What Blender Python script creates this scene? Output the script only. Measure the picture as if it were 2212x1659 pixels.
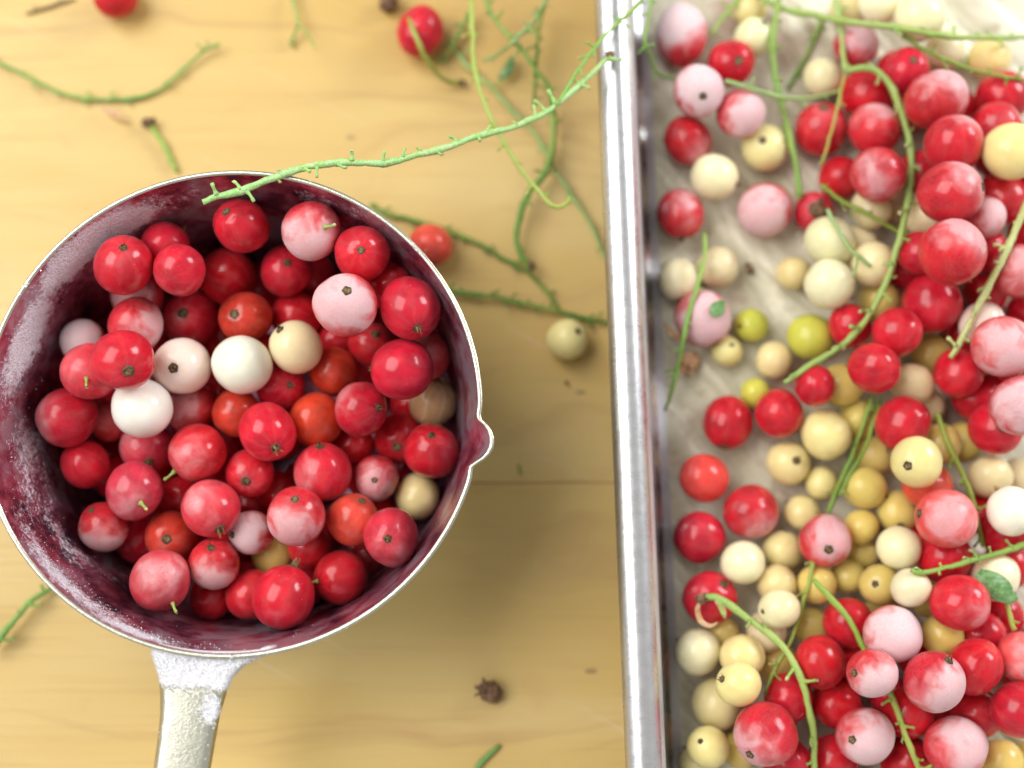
import bpy, bmesh, math, random
import numpy as np
from mathutils import Vector, Matrix, Quaternion

random.seed(11); rng = np.random.default_rng(5)
for o in list(bpy.data.objects): bpy.data.objects.remove(o)
S = bpy.context.scene
COL = S.collection

# ------------------------------------------------------------------ camera
TILT = math.radians(8.0); DIST = 0.275; FU = 1106.0 / math.tan(math.radians(20))
TARGET = Vector((0, 0, 0.045)); VDIR = Vector((0, math.sin(TILT), -math.cos(TILT)))
CAM = TARGET - DIST * VDIR
cd = bpy.data.cameras.new("camera"); cam = bpy.data.objects.new("camera", cd); COL.objects.link(cam)
cam.location = CAM; cam.rotation_euler = (TILT, 0, 0)
cd.sensor_width = 36; cd.lens = 18 / math.tan(math.radians(20)); cd.clip_start = 0.005; cd.clip_end = 50
cd.dof.use_dof = True; cd.dof.focus_distance = 0.279; cd.dof.aperture_fstop = 4.8; cd.dof.aperture_blades = 7
S.camera = cam

# ------------------------------------------------------------------ light
w = bpy.data.worlds.new("World"); S.world = w; w.use_nodes = True
w.node_tree.nodes["Background"].inputs[0].default_value = (1.0, 0.985, 0.955, 1)
w.node_tree.nodes["Background"].inputs[1].default_value = 0.50

def window_light(name, loc, aim, sx, sy, power, col):
    ld = bpy.data.lights.new(name, 'AREA'); ld.shape = 'RECTANGLE'; ld.size = sx; ld.size_y = sy
    ld.energy = power; ld.color = col
    lo = bpy.data.objects.new(name, ld); COL.objects.link(lo); lo.location = loc
    lo.rotation_euler = (Vector(aim) - Vector(loc)).to_track_quat('-Z', 'Y').to_euler()
window_light("window_light_left", (-0.66, 0.28, 0.95), (-0.02, 0, 0.03), 1.00, 0.80, 15.5, (1.0, 0.985, 0.96))
window_light("window_light_right", (0.88, 0.55, 0.50), (0.02, 0, 0.03), 0.42, 0.42, 8.5, (0.95, 0.975, 1.0))

S.render.engine = 'CYCLES'
S.cycles.use_denoising = True
try: S.cycles.denoiser = 'OPENIMAGEDENOISE'
except Exception: pass
S.cycles.max_bounces = 5; S.cycles.diffuse_bounces = 3; S.cycles.glossy_bounces = 3; S.cycles.transmission_bounces = 1
S.cycles.use_adaptive_sampling = True; S.cycles.adaptive_threshold = 0.03; S.cycles.caustics_reflective = False; S.cycles.caustics_refractive = False
S.cycles.sample_clamp_indirect = 6
S.view_settings.view_transform = 'Standard'; S.view_settings.look = 'None'
S.view_settings.exposure = 0.08; S.view_settings.gamma = 1.0

# ------------------------------------------------------------------ helpers
cT, sT = math.cos(TILT), math.sin(TILT)
def ray(u, v):                                   # photo grid (2212 wide) -> world direction
    x = (u - 1106.0) / FU; y = -(v - 829.5) / FU
    return Vector((x, y * cT + sT, y * sT - cT))
def at(u, v, z):                                 # the point of that sight line at height z (m)
    d = ray(u, v); t = (z - CAM.z) / d.z
    return CAM + d * t
def upm(p):                                      # metres per grid unit at p
    return (Vector(p) - CAM).dot(VDIR) / FU
def img_dir(a, b):                               # unit vector on the camera-facing side of a ball
    q = a * a + b * b
    if q > 0.98: s = math.sqrt(0.98 / q); a *= s; b *= s; q = 0.98
    c = math.sqrt(1 - q)
    return Vector((a, -b * cT - c * sT * 1.0, -b * sT + c * cT)).normalized()

def obj(name, me, mat=None, parent=None, **props):
    if not isinstance(me, bpy.types.Mesh):
        bm = me; me = bpy.data.meshes.new(name); bm.to_mesh(me); bm.free()
    if mat is not None and not me.materials: me.materials.append(mat)
    o = bpy.data.objects.new(name, me); COL.objects.link(o)
    if parent is not None: o.parent = parent
    for k, val in props.items(): o[k] = val
    return o
def smooth(me):
    for p in me.polygons: p.use_smooth = True
    return me
def mesh(name, verts, faces, sm=True):
    me = bpy.data.meshes.new(name); me.from_pydata([tuple(v) for v in verts], [], faces); me.validate(); me.update()
    return smooth(me) if sm else me
def grid_faces(n, m, closed_m=False, closed_n=False):
    f = []
    for i in range(n if closed_n else n - 1):
        for j in range(m if closed_m else m - 1):
            a = i * m + j; b = i * m + (j + 1) % m; i2 = (i + 1) % n
            f.append((a, b, i2 * m + (j + 1) % m, i2 * m + j))
    return f

# ------------------------------------------------------------------ materials
class NT:
    def __init__(s, name):
        s.m = bpy.data.materials.new(name); s.m.use_nodes = True; s.t = s.m.node_tree
        s.b = s.t.nodes["Principled BSDF"]
    def n(s, typ, **kw):
        nd = s.t.nodes.new(typ)
        for k, v in kw.items():
            if k.startswith('i_'): nd.inputs[int(k[2:]) if k[2:].isdigit() else k[2:].replace('_', ' ')].default_value = v
            else: setattr(nd, k, v)
        return nd
    def l(s, a, b): s.t.links.new(a, b)
    def math(s, op, a, b=None, clamp=False, c=None):
        nd = s.t.nodes.new('ShaderNodeMath'); nd.operation = op; nd.use_clamp = clamp
        for i, x in enumerate((a, b, c)):
            if x is None: continue
            if isinstance(x, (int, float)): nd.inputs[i].default_value = x
            else: s.l(x, nd.inputs[i])
        return nd.outputs[0]
    def mix(s, fac, a, b, blend='MIX'):
        nd = s.t.nodes.new('ShaderNodeMix'); nd.data_type = 'RGBA'; nd.blend_type = blend
        for x, sk in ((fac, nd.inputs[0]), (a, nd.inputs[6]), (b, nd.inputs[7])):
            if isinstance(x, (int, float)): sk.default_value = x
            elif isinstance(x, tuple): sk.default_value = (*x, 1)[:4]
            else: s.l(x, sk)
        return nd.outputs[2]
    def mapr(s, v, a, b, c=0.0, d=1.0, interp='SMOOTHSTEP'):
        nd = s.t.nodes.new('ShaderNodeMapRange'); nd.interpolation_type = interp
        for i, x in enumerate((v, a, b, c, d)):
            if isinstance(x, (int, float)): nd.inputs[i].default_value = x
            else: s.l(x, nd.inputs[i])
        return nd.outputs[0]
    def noise(s, vec, scale, detail=3, rough=0.5, dist=0.0):
        nd = s.n('ShaderNodeTexNoise'); nd.inputs['Scale'].default_value = scale; nd.inputs['Detail'].default_value = detail
        nd.inputs['Roughness'].default_value = rough; nd.inputs['Distortion'].default_value = dist
        if vec is not None: s.l(vec, nd.inputs['Vector'])
        return nd.outputs[0]
    def coord(s, kind='Object'): return s.n('ShaderNodeTexCoord').outputs[kind]
    def mapping(s, vec, scale=(1, 1, 1), rot=(0, 0, 0), loc=(0, 0, 0)):
        nd = s.n('ShaderNodeMapping'); s.l(vec, nd.inputs[0])
        nd.inputs['Location'].default_value = loc; nd.inputs['Rotation'].default_value = rot; nd.inputs['Scale'].default_value = scale
        return nd.outputs[0]
    def turned(s, vec, rot, scale):               # turn first, then stretch
        return s.mapping(s.mapping(vec, rot=(0, 0, rot)), scale)
    def attr(s, name, out='Fac'):
        nd = s.n('ShaderNodeAttribute'); nd.attribute_type = 'OBJECT'; nd.attribute_name = name
        return nd.outputs[out]
    def ramp(s, fac, stops):
        nd = s.n('ShaderNodeValToRGB'); s.l(fac, nd.inputs[0]); e = nd.color_ramp.elements
        while len(e) < len(stops): e.new(0.5)
        for el, (p, c) in zip(e, stops): el.position = p; el.color = (*c, 1)
        return nd.outputs[0]
    def bump(s, h, strength, dist):
        nd = s.n('ShaderNodeBump'); nd.inputs['Strength'].default_value = strength; nd.inputs['Distance'].default_value = dist
        s.l(h, nd.inputs['Height']); s.l(nd.outputs[0], s.b.inputs['Normal']); return nd
    def set(s, **kw):
        for k, v in kw.items():
            sk = s.b.inputs[k.replace('_', ' ')]
            if isinstance(v, (int, float)): sk.default_value = v
            elif isinstance(v, tuple): sk.default_value = v if len(v) == len(sk.default_value) else (*v, 1)
            else: s.l(v, sk)
        return s

# berry skin: tint, frost amount and frost side come from each berry
def berry_material(name, sss, radius, scale, rough, spec, blo, bhi):
    M = NT(name); co = M.coord('Object'); seed = M.attr('seed')
    off = M.n('ShaderNodeCombineXYZ'); M.l(seed, off.inputs[0]); M.l(M.math('MULTIPLY', seed, 1.7), off.inputs[1])
    add = M.n('ShaderNodeVectorMath', operation='ADD'); M.l(co, add.inputs[0]); M.l(off.outputs[0], add.inputs[1]); p = add.outputs[0]
    tint = M.attr('tint', 'Color'); frost = M.attr('frost'); fd = M.attr('frost_dir', 'Vector')
    sep = M.n('ShaderNodeSeparateXYZ'); M.l(co, sep.inputs[0])
    ang = M.math('ARCTAN2', sep.outputs[1], sep.outputs[0])
    wob = M.noise(p, 2.2, 2)
    vein = M.math('SINE', M.math('ADD', M.math('MULTIPLY', ang, 9.0), M.math('MULTIPLY', wob, 5.0)))
    vein = M.mapr(vein, 0.1, 1.0)
    blotch = M.noise(p, 1.6, 3)
    dk = M.n('ShaderNodeMix'); dk.data_type = 'RGBA'; dk.blend_type = 'MULTIPLY'; dk.inputs[0].default_value = 1
    M.l(tint, dk.inputs[6]); v = M.mapr(blotch, 0.3, 0.75, bhi, blo)
    M.l(v, dk.inputs[7]); base = dk.outputs[2]
    base = M.mix(M.math('MULTIPLY', vein, M.attr('vein')), base, (1.0, 0.85, 0.6), 'SCREEN')
    # pale specks
    vor = M.n('ShaderNodeTexVoronoi'); vor.inputs['Scale'].default_value = 3.1; M.l(p, vor.inputs['Vector'])
    speck = M.math('MULTIPLY', M.mapr(vor.outputs['Distance'], 0.04, 0.08, 1.0, 0.0), 0.22)
    base = M.mix(speck, base, (0.85, 0.6, 0.4))
    # frost patches
    n1 = M.noise(p, 1.25, 2.2, 0.5, 0.5); n2 = M.noise(p, 13, 3, 0.7)
    dot = M.n('ShaderNodeVectorMath', operation='DOT_PRODUCT'); M.l(co, dot.inputs[0]); M.l(fd, dot.inputs[1])
    val = M.math('ADD', M.math('MULTIPLY', M.math('SUBTRACT', n1, 0.5), 1.8), M.math('MULTIPLY', dot.outputs['Value'], 0.9))
    val = M.math('ADD', val, M.math('MULTIPLY', M.math('SUBTRACT', n2, 0.5), 0.16))
    th = M.math('SUBTRACT', 1.16, M.math('MULTIPLY', frost, 1.62))
    dv = M.math('SUBTRACT', val, th); on = M.math('MULTIPLY', frost, 6.0, clamp=True)
    haze = M.math('MULTIPLY', M.math('MULTIPLY', M.mapr(dv, -0.55, 0.10), M.mapr(frost, 0.1, 0.8, 0.10, 0.75, 'LINEAR')), on)
    core = M.math('MULTIPLY', M.math('MULTIPLY', M.mapr(dv, -0.10, 0.42), M.mapr(frost, 0.15, 0.8, 0.12, 0.92, 'LINEAR')), on)
    core = M.math('MULTIPLY', core, M.mapr(n2, 0.2, 0.7, 0.74, 1.0))
    film = M.math('MULTIPLY', M.mapr(n2, 0.3, 0.75), M.math('ADD', M.math('MULTIPLY', frost, 0.22), 0.008))
    fm = M.math('MAXIMUM', M.math('MAXIMUM', core, M.math('MULTIPLY', haze, 0.6)), film)
    col = M.mix(M.math('MAXIMUM', haze, film), base, M.mix(0.45, (0.84, 0.54, 0.53), tint))
    col = M.mix(core, col, (0.78, 0.67, 0.69))
    M.set(Base_Color=col, Subsurface_Weight=sss, Subsurface_Radius=radius, Subsurface_Scale=scale,
          Roughness=M.mapr(fm, 0.05, 0.7, rough, 0.62), IOR=1.4, Specular_IOR_Level=spec, Sheen_Weight=0.05, Sheen_Roughness=0.45, Sheen_Tint=(1.0, 0.80, 0.82))
    h = M.math('ADD', M.math('MULTIPLY', M.noise(p, 5, 3), 0.5), M.math('MULTIPLY', M.math('MULTIPLY', n2, fm), 1.2))
    M.bump(h, 0.22, 0.00035)
    return M.m
MAT_RED = berry_material("red_currant_skin", 0.7, (1.0, 0.10, 0.10), 0.0034, 0.17, 0.5, 0.74, 1.08)
MAT_WHITE = berry_material("white_currant_skin", 0.7, (0.9, 0.88, 0.5), 0.0040, 0.18, 0.5, 0.94, 1.02)

def simple(name, c1, c2, scale, rough=0.6, bump=0.0, sss=0.0, stretch=(1, 1, 1), spec=0.4):
    M = NT(name); p = M.mapping(M.coord('Object'), stretch); n = M.noise(p, scale, 4, 0.6)
    M.set(Base_Color=M.mix(M.mapr(n, 0.3, 0.7), c1, c2), Roughness=rough, Specular_IOR_Level=spec)
    if sss: M.set(Subsurface_Weight=sss, Subsurface_Scale=0.001, Subsurface_Radius=(0.6, 1.0, 0.2))
    if bump: M.bump(n, bump, 0.0004)
    return M.m
MAT_CALYX = simple("dried_calyx", (0.10, 0.055, 0.02), (0.34, 0.20, 0.085), 9.0, 0.75, 0.6)
MAT_CALYXRIM = simple("calyx_rim", (0.035, 0.028, 0.016), (0.13, 0.10, 0.05), 5.0, 0.75, 0.4)
MAT_DRY = simple("dried_flower_brown", (0.06, 0.035, 0.02), (0.30, 0.17, 0.09), 900, 0.8, 0.6)
MAT_PETAL = simple("dried_petal", (0.45, 0.20, 0.08), (0.72, 0.50, 0.30), 500, 0.6, 0.3, 0.2)
MAT_LEAF = simple("green_leaf_scrap", (0.07, 0.19, 0.04), (0.22, 0.36, 0.16), 700, 0.4, 0.4, 0.2)
def stem_material():
    M = NT("green_stem"); co = M.coord('Object'); tint = M.attr('tint', 'Color'); fr = M.attr('frost')
    n = M.noise(M.mapping(co, (400, 400, 400)), 1.0, 4, 0.6); n3 = M.noise(M.mapping(co, (60, 60, 60)), 1.0, 2)
    c = M.mix(M.mapr(n3, 0.35, 0.7, 0.0, 0.5), tint, (0.42, 0.48, 0.10))
    n2 = M.noise(M.mapping(co, (2600, 2600, 2600)), 1.0, 2, 0.7)
    fm = M.math('MULTIPLY', M.mapr(M.math('ADD', n2, M.math('MULTIPLY', n, 0.5)), 0.55, 1.0), fr)
    M.set(Base_Color=M.mix(fm, c, (0.76, 0.90, 0.68)), Roughness=0.42, Subsurface_Weight=0.25, Subsurface_Scale=0.0008,
          Subsurface_Radius=(0.5, 1.0, 0.2), Specular_IOR_Level=0.5)
    M.bump(M.math('ADD', n, n2), 0.4, 0.0002); return M.m
MAT_STEM = stem_material()
# stub tip
MAT_TIP = simple("pedicel_tip", (0.50, 0.42, 0.20), (0.65, 0.60, 0.35), 3.0, 0.6)

# ------------------------------------------------------------------ wooden board (setting)
def wood_material():
    M = NT("maple_board"); co = M.coord('Object'); rnd = M.attr('seed')
    off = M.n('ShaderNodeCombineXYZ'); M.l(rnd, off.inputs[0]); M.l(rnd, off.inputs[2])
    add = M.n('ShaderNodeVectorMath', operation='ADD'); M.l(co, add.inputs[0]); M.l(off.outputs[0], add.inputs[1]); p = add.outputs[0]
    warp = M.noise(M.mapping(p, (9, 22, 9)), 1.0, 3, 0.5)
    cy = M.n('ShaderNodeSeparateXYZ'); M.l(p, cy.inputs[0])
    y2 = M.math('ADD', cy.outputs[1], M.math('MULTIPLY', warp, 0.055))
    cb = M.n('ShaderNodeCombineXYZ'); M.l(M.math('MULTIPLY', cy.outputs[0], 0.06), cb.inputs[0]); M.l(y2, cb.inputs[1])
    rings = M.noise(cb.outputs[0], 95, 4, 0.6)
    fine = M.noise(M.mapping(p, (22, 900, 22)), 1.0, 4, 0.65)
    broad = M.noise(M.mapping(p, (7, 26, 7)), 1.0, 3, 0.5)
    base = M.ramp(broad, [(0.25, (0.55, 0.355, 0.092)), (0.5, (0.63, 0.435, 0.145)), (0.75, (0.69, 0.51, 0.215))])
    base = M.mix(M.mapr(rings, 0.52, 0.72, 0, 0.42), base, (0.40, 0.21, 0.075))
    base = M.mix(M.mapr(fine, 0.52, 0.78, 0, 0.30), base, (0.42, 0.22, 0.09))
    # pores, old knife marks and juice stains
    dots = M.n('ShaderNodeTexVoronoi'); dots.inputs['Scale'].default_value = 46; M.l(M.mapping(p, (0.6, 1.4, 1)), dots.inputs['Vector'])
    base = M.mix(M.mapr(dots.outputs['Distance'], 0.028, 0.05, 0.55, 0.0), base, (0.16, 0.09, 0.05))
    stain = M.noise(M.mapping(p, (26, 34, 20), loc=(0.3, 0.1, 0)), 1.0, 4, 0.62, 0.5)
    base = M.mix(M.mapr(stain, 0.60, 0.80, 0, 0.35), base, (0.50, 0.17, 0.10))
    scr = M.noise(M.turned(p, 0.5, (14, 560, 20)), 1.0, 2, 0.5)
    base = M.mix(M.mapr(scr, 0.66, 0.76, 0, 0.22), base, (0.80, 0.68, 0.50))
    M.set(Base_Color=base, Roughness=M.mapr(fine, 0.3, 0.8, 0.40, 0.56), Specular_IOR_Level=0.45)
    M.bump(M.math('ADD', fine, M.math('MULTIPLY', scr, 0.5)), 0.25, 0.0003)
    return M.m
MAT_WOOD = wood_material()
MAT_GLUE = simple("board_core", (0.10, 0.05, 0.02), (0.16, 0.09, 0.04), 60, 0.8)
board_top = [at(1106, v, 0).y for v in (-900, -250, 1043, 2000)]        # seams between the glued strips
BX0, BX1 = -0.30, 0.42
bm = bmesh.new(); bmesh.ops.create_cube(bm, size=1)
for v in bm.verts:
    v.co = Vector((BX0 + (v.co.x + .5) * (BX1 - BX0), board_top[-1] + (v.co.y + .5) * (board_top[0] - board_top[-1]), -0.04 + (v.co.z + .5) * 0.036))
board = obj("wooden_board", bm, MAT_GLUE, kind="structure", label="pale wooden cutting board under the cup and the tray")
for i in range(3):
    y1, y0 = board_top[i], board_top[i + 1]
    bm = bmesh.new(); bmesh.ops.create_cube(bm, size=1)
    for v in bm.verts:
        v.co = Vector((BX0 + (v.co.x + .5) * (BX1 - BX0), y0 + (v.co.y + .5) * (y1 - y0) - (0.00004 if v.co.y > 0 else -0.00004), -0.004 + (v.co.z + .5) * 0.004))
    bmesh.ops.bevel(bm, geom=[e for e in bm.edges if all(v.co.z > -0.001 for v in e.verts)], offset=0.00022, segments=2, affect='EDGES')
    obj("plank", bm, MAT_WOOD, board, seed=3.7 * i + 1.3)

# ------------------------------------------------------------------ measuring cup
CUP_C = at(500, 883, 0.045); CUP_C.z = 0
RIM_R, RIM_H, SQ = 0.0490, 0.045, 0.979
SPOUT = math.atan2(-(957 - 883) / SQ, 1050 - 500)
OUT = [(0.0, 0.0), (.034, 0.0), (.0385, .0010), (.0412, .0038), (.0424, .009), (.0445, .022), (.0470, .036), (.0482, .0420), (.0490, .0446), (.04895, .04500)]
INN = [(.04845, .04522), (.0480, .0449), (.0474, .0418), (.0462, .036), (.0437, .022), (.0416, .0095), (.0404, .0046), (.0380, .0022), (.0335, .0012), (0.0, .0011)]
def wall_r(z): return float(np.interp(z, [.0011, .0022, .0046, .0095, .022, .036, .045], [.0335, .0380, .0404, .0416, .0437, .0462, .0480]))
def cup_pt(r, z, th):
    dth = (th - SPOUT + math.pi) % (2 * math.pi) - math.pi
    k = max(0.0, (z - 0.030) / 0.015) ** 1.3 * (r > 0.03)
    a = abs(dth) / math.radians(5.4)
    b = math.cos(min(a, 1) * math.pi / 2) ** 0.8 if a < 1 else 0
    r2 = r + 0.0028 * k * b - 0.0003 * k * math.exp(-((a - 1.15) / 0.35) ** 2)
    z2 = z - 0.0002 * k * math.sin(th * 3)
    return Vector((r2 * math.cos(th), r2 * math.sin(th) * SQ, z2))
NSEG = 288
cup = bpy.data.objects.new("measuring_cup", None); COL.objects.link(cup); cup.location = CUP_C
cup["label"] = "frosted stainless steel measuring cup full of red currants, with flat handle"; cup["category"] = "measuring cup"
def steel(name, stain, frost_amt, frost_scale, handle=False):
    M = NT(name); co = M.coord('Object'); sep = M.n('ShaderNodeSeparateXYZ'); M.l(co, sep.inputs[0])
    br = M.noise(M.mapping(co, (180, 180, 1500)), 1.0, 3, 0.6)
    n1 = M.noise(co, frost_scale, 4, 0.6, 0.4); n2 = M.noise(co, 900, 3, 0.75); n3 = M.noise(co, 2600, 2, 0.6)
    fm = M.mapr(M.math('ADD', n1, M.math('MULTIPLY', M.math('SUBTRACT', n2, 0.5), 0.45)), 0.62 - frost_amt, 0.74 - frost_amt)
    if stain:                                     # rime patches of the wall; the left lobe paints in a lilac reflection
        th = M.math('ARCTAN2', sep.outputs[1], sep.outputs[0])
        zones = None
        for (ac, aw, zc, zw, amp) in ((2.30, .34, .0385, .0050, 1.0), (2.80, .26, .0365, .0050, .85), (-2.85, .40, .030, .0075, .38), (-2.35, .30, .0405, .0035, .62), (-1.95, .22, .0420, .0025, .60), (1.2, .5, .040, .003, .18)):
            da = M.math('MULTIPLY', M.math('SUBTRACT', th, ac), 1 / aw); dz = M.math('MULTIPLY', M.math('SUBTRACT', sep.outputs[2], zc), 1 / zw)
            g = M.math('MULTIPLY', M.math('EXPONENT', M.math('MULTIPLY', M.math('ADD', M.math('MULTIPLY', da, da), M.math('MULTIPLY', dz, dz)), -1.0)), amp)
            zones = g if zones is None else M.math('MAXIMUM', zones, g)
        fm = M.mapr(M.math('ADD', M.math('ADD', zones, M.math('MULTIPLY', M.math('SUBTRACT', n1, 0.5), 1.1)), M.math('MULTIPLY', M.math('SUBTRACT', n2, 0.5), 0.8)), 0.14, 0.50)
    if handle:                                    # rime next to the bowl and one patch further out
        rr = M.math('SQRT', M.math('ADD', M.math('MULTIPLY', sep.outputs[0], sep.outputs[0]), M.math('MULTIPLY', sep.outputs[1], sep.outputs[1])))
        zone = M.mapr(rr, 0.0515, 0.0570, 1.0, 0.0); pc = at(452, 1530, .044) - CUP_C
        dx = M.math('MULTIPLY', M.math('SUBTRACT', sep.outputs[0], pc.x), 1 / .0022); dy = M.math('MULTIPLY', M.math('SUBTRACT', sep.outputs[1], pc.y), 1 / .0030)
        zone = M.math('MAXIMUM', zone, M.math('EXPONENT', M.math('MULTIPLY', M.math('ADD', M.math('MULTIPLY', dx, dx), M.math('MULTIPLY', dy, dy)), -1.0)))
        fm = M.mapr(M.math('ADD', M.math('ADD', zone, M.math('MULTIPLY', M.math('SUBTRACT', n1, 0.5), 1.0)), M.math('MULTIPLY', M.math('SUBTRACT', n2, 0.5), 1.2)), 0.42, 0.70)
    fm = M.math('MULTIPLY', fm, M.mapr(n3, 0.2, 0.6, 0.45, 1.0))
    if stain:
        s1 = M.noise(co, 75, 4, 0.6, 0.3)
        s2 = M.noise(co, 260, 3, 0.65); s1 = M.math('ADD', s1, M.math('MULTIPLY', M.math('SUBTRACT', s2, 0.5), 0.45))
        base = M.ramp(s1, [(0.30, (0.06, 0.04, 0.08)), (0.40, (0.28, 0.07, 0.12)), (0.50, (0.55, 0.17, 0.26)), (0.62, (0.62, 0.50, 0.60))])  # juice stain and berry reflections, both painted into the steel colour
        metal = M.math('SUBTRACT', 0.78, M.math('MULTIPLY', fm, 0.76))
    else:
        base = (0.60, 0.59, 0.49); metal = M.math('SUBTRACT', 1.0, M.math('MULTIPLY', fm, 0.9))
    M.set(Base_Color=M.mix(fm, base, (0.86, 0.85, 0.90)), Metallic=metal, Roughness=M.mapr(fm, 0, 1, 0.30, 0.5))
    M.bump(M.math('ADD', M.math('MULTIPLY', br, 0.25), M.math('MULTIPLY', M.math('ADD', n2, n3), M.math('ADD', M.math('MULTIPLY', fm, 1.0), 0.12))), 0.55, 0.0006)
    return M.m
MAT_CUPIN = steel("cup_inside_frost_painted_reflection", True, 0.035, 60)
MAT_CUPOUT = steel("cup_steel", False, -0.02, 130)
MAT_HANDLE = steel("handle_frosted_steel", False, 0.035, 260, True)
def revolve(prof):
    vs = []
    for r, z in prof:
        for j in range(NSEG): vs.append(cup_pt(r, z, 2 * math.pi * j / NSEG))
    return vs, grid_faces(len(prof), NSEG, True)
def split_spout(prof):
    vs, fs = revolve(prof); a, b = [], []
    for f in fs:
        c = sum((vs[i] for i in f), Vector()) / 4; dth = (math.atan2(c.y / SQ, c.x) - SPOUT + math.pi) % (2 * math.pi) - math.pi
        (b if abs(dth) < math.radians(7.6) and c.z > 0.030 else a).append(f)
    return vs, a, b
def loose(bm):
    bmesh.ops.delete(bm, geom=[v for v in bm.verts if not v.link_faces], context='VERTS')
def part_from(name, vs, fs, mat, **kw):
    me = mesh(name, vs, fs); bm = bmesh.new(); bm.from_mesh(me); loose(bm); bm.to_mesh(me); bm.free(); return obj(name, me, mat, cup, **kw)
RIMP = [OUT[-1], (.04875, .04518), INN[0], (.0481, .0451), INN[1]]
SP_V, SP_F, SP_M = [], [], []
for nm, prof, mat, kw in (("outer_bowl", OUT, MAT_CUPOUT, {}), ("inner_bowl", INN[1:], MAT_CUPIN, dict(label="purple-stained frosty inside wall of the cup, reflections painted into its colour")), ("rim", RIMP, MAT_CUPOUT, {})):
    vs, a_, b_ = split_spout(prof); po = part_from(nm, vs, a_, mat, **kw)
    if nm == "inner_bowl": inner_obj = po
    if nm == "rim": rim_obj = po
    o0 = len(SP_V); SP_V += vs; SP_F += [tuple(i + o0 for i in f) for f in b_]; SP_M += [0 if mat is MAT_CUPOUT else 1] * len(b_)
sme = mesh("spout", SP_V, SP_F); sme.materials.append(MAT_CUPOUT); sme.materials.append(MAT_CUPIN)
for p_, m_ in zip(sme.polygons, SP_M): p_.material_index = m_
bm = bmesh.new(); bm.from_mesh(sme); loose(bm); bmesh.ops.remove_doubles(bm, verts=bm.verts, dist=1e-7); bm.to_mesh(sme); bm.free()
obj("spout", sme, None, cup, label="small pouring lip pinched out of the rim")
# handle, flat strip leaving the rim, its edges turned down
rows = [(1408, 318, 600), (1414, 322, 584), (1424, 326, 556), (1440, 332, 526), (1462, 338, 503), (1495, 343, 488), (1545, 343, 473), (1600, 337, 463),
        (1659, 329, 453), (1760, 316, 441), (1900, 304, 428), (2060, 294, 416), (2160, 297, 404), (2200, 320, 380)]
vs = []; NC = 15
for k, (v, xl, xr) in enumerate(rows):
    for j in range(NC):
        t = j / (NC - 1); u = xl + (xr - xl) * t; vv = v
        p = at(u, vv, 0.0440 - 0.00012 * k) - CUP_C
        if k < 3:                                 # follow the rim
            th = math.atan2(p.y / SQ, p.x); e = cup_pt(0.0478 + 0.0004 * (k == 1), 0.044, th)
            f = (1.0, 0.55, 0.2)[k]; far = p.xy.length > e.xy.length
            if k == 0 or not far: p = Vector((e.x, e.y, 0.0440))
        edge = max(0, abs(t - .5) * 2 - 0.80) / 0.20
        p.z -= 0.0011 * edge ** 2 - 0.0002 * (1 - (2 * t - 1) ** 2)
        vs.append(p)
hm = mesh("handle", vs, grid_faces(len(rows), NC))
ho = obj("handle", hm, MAT_HANDLE, cup, label="flat steel handle with white frost near the bowl")
md = ho.modifiers.new("thick", 'SOLIDIFY'); md.thickness = 0.0011; md.offset = 1 if hm.polygons[0].normal.z < 0 else -1
# frost crystals on the wall, rim and handle
def crystals(n, fn, name, smin, smax, lab, host):
    vs, fs = [], []
    for _ in range(n):
        r = fn()
        if r is None: continue
        p, nm = r; s = smin + (smax - smin) * random.random() ** 2.2
        q = Quaternion(Vector((random.gauss(0, 1), random.gauss(0, 1), random.gauss(0, 1))).normalized(), random.random() * 6.28)
        b = len(vs)
        for c in ((1, 0, 0), (-.5, .87, 0), (-.5, -.87, 0), (0, 0, 1.5), (0, 0, -.8)): vs.append(p + nm * s * .4 + q @ (Vector(c) * s))
        fs += [(b, b + 1, b + 3), (b + 1, b + 2, b + 3), (b + 2, b, b + 3), (b + 1, b, b + 4), (b + 2, b + 1, b + 4), (b, b + 2, b + 4)]
    return obj(name, mesh(name, vs, fs, False), MAT_ICE, host, kind="stuff", label=lab)
MI = NT("ice_crystals"); MI.set(Base_Color=(0.93, 0.94, 1.0), Roughness=0.12, Specular_IOR_Level=0.9, Subsurface_Weight=0.3, Subsurface_Scale=0.0005); MAT_ICE = MI.m
ZN = [(2.30, .30, .0385, .0035), (2.80, .24, .0365, .0035), (-2.85, .35, .031, .006), (-2.35, .26, .0400, .0032), (-1.95, .20, .0415, .0022)]  # third entry scatters crystals over the painted reflection on the left
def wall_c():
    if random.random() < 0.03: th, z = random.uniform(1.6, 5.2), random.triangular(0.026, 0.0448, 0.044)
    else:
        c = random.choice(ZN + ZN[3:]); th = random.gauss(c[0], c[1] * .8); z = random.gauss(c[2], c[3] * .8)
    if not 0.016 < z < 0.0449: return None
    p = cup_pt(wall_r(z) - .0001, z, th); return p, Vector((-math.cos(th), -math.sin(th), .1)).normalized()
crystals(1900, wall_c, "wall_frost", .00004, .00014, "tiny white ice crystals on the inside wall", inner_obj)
def rim_c():
    th = random.uniform(0, 6.283); p = cup_pt(random.uniform(.0482, .0489), .0452, th); return p, Vector((0, 0, 1))
crystals(260, rim_c, "rim_frost", .00005, .00015, "fine ice crystals along the rim", rim_obj)
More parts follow.
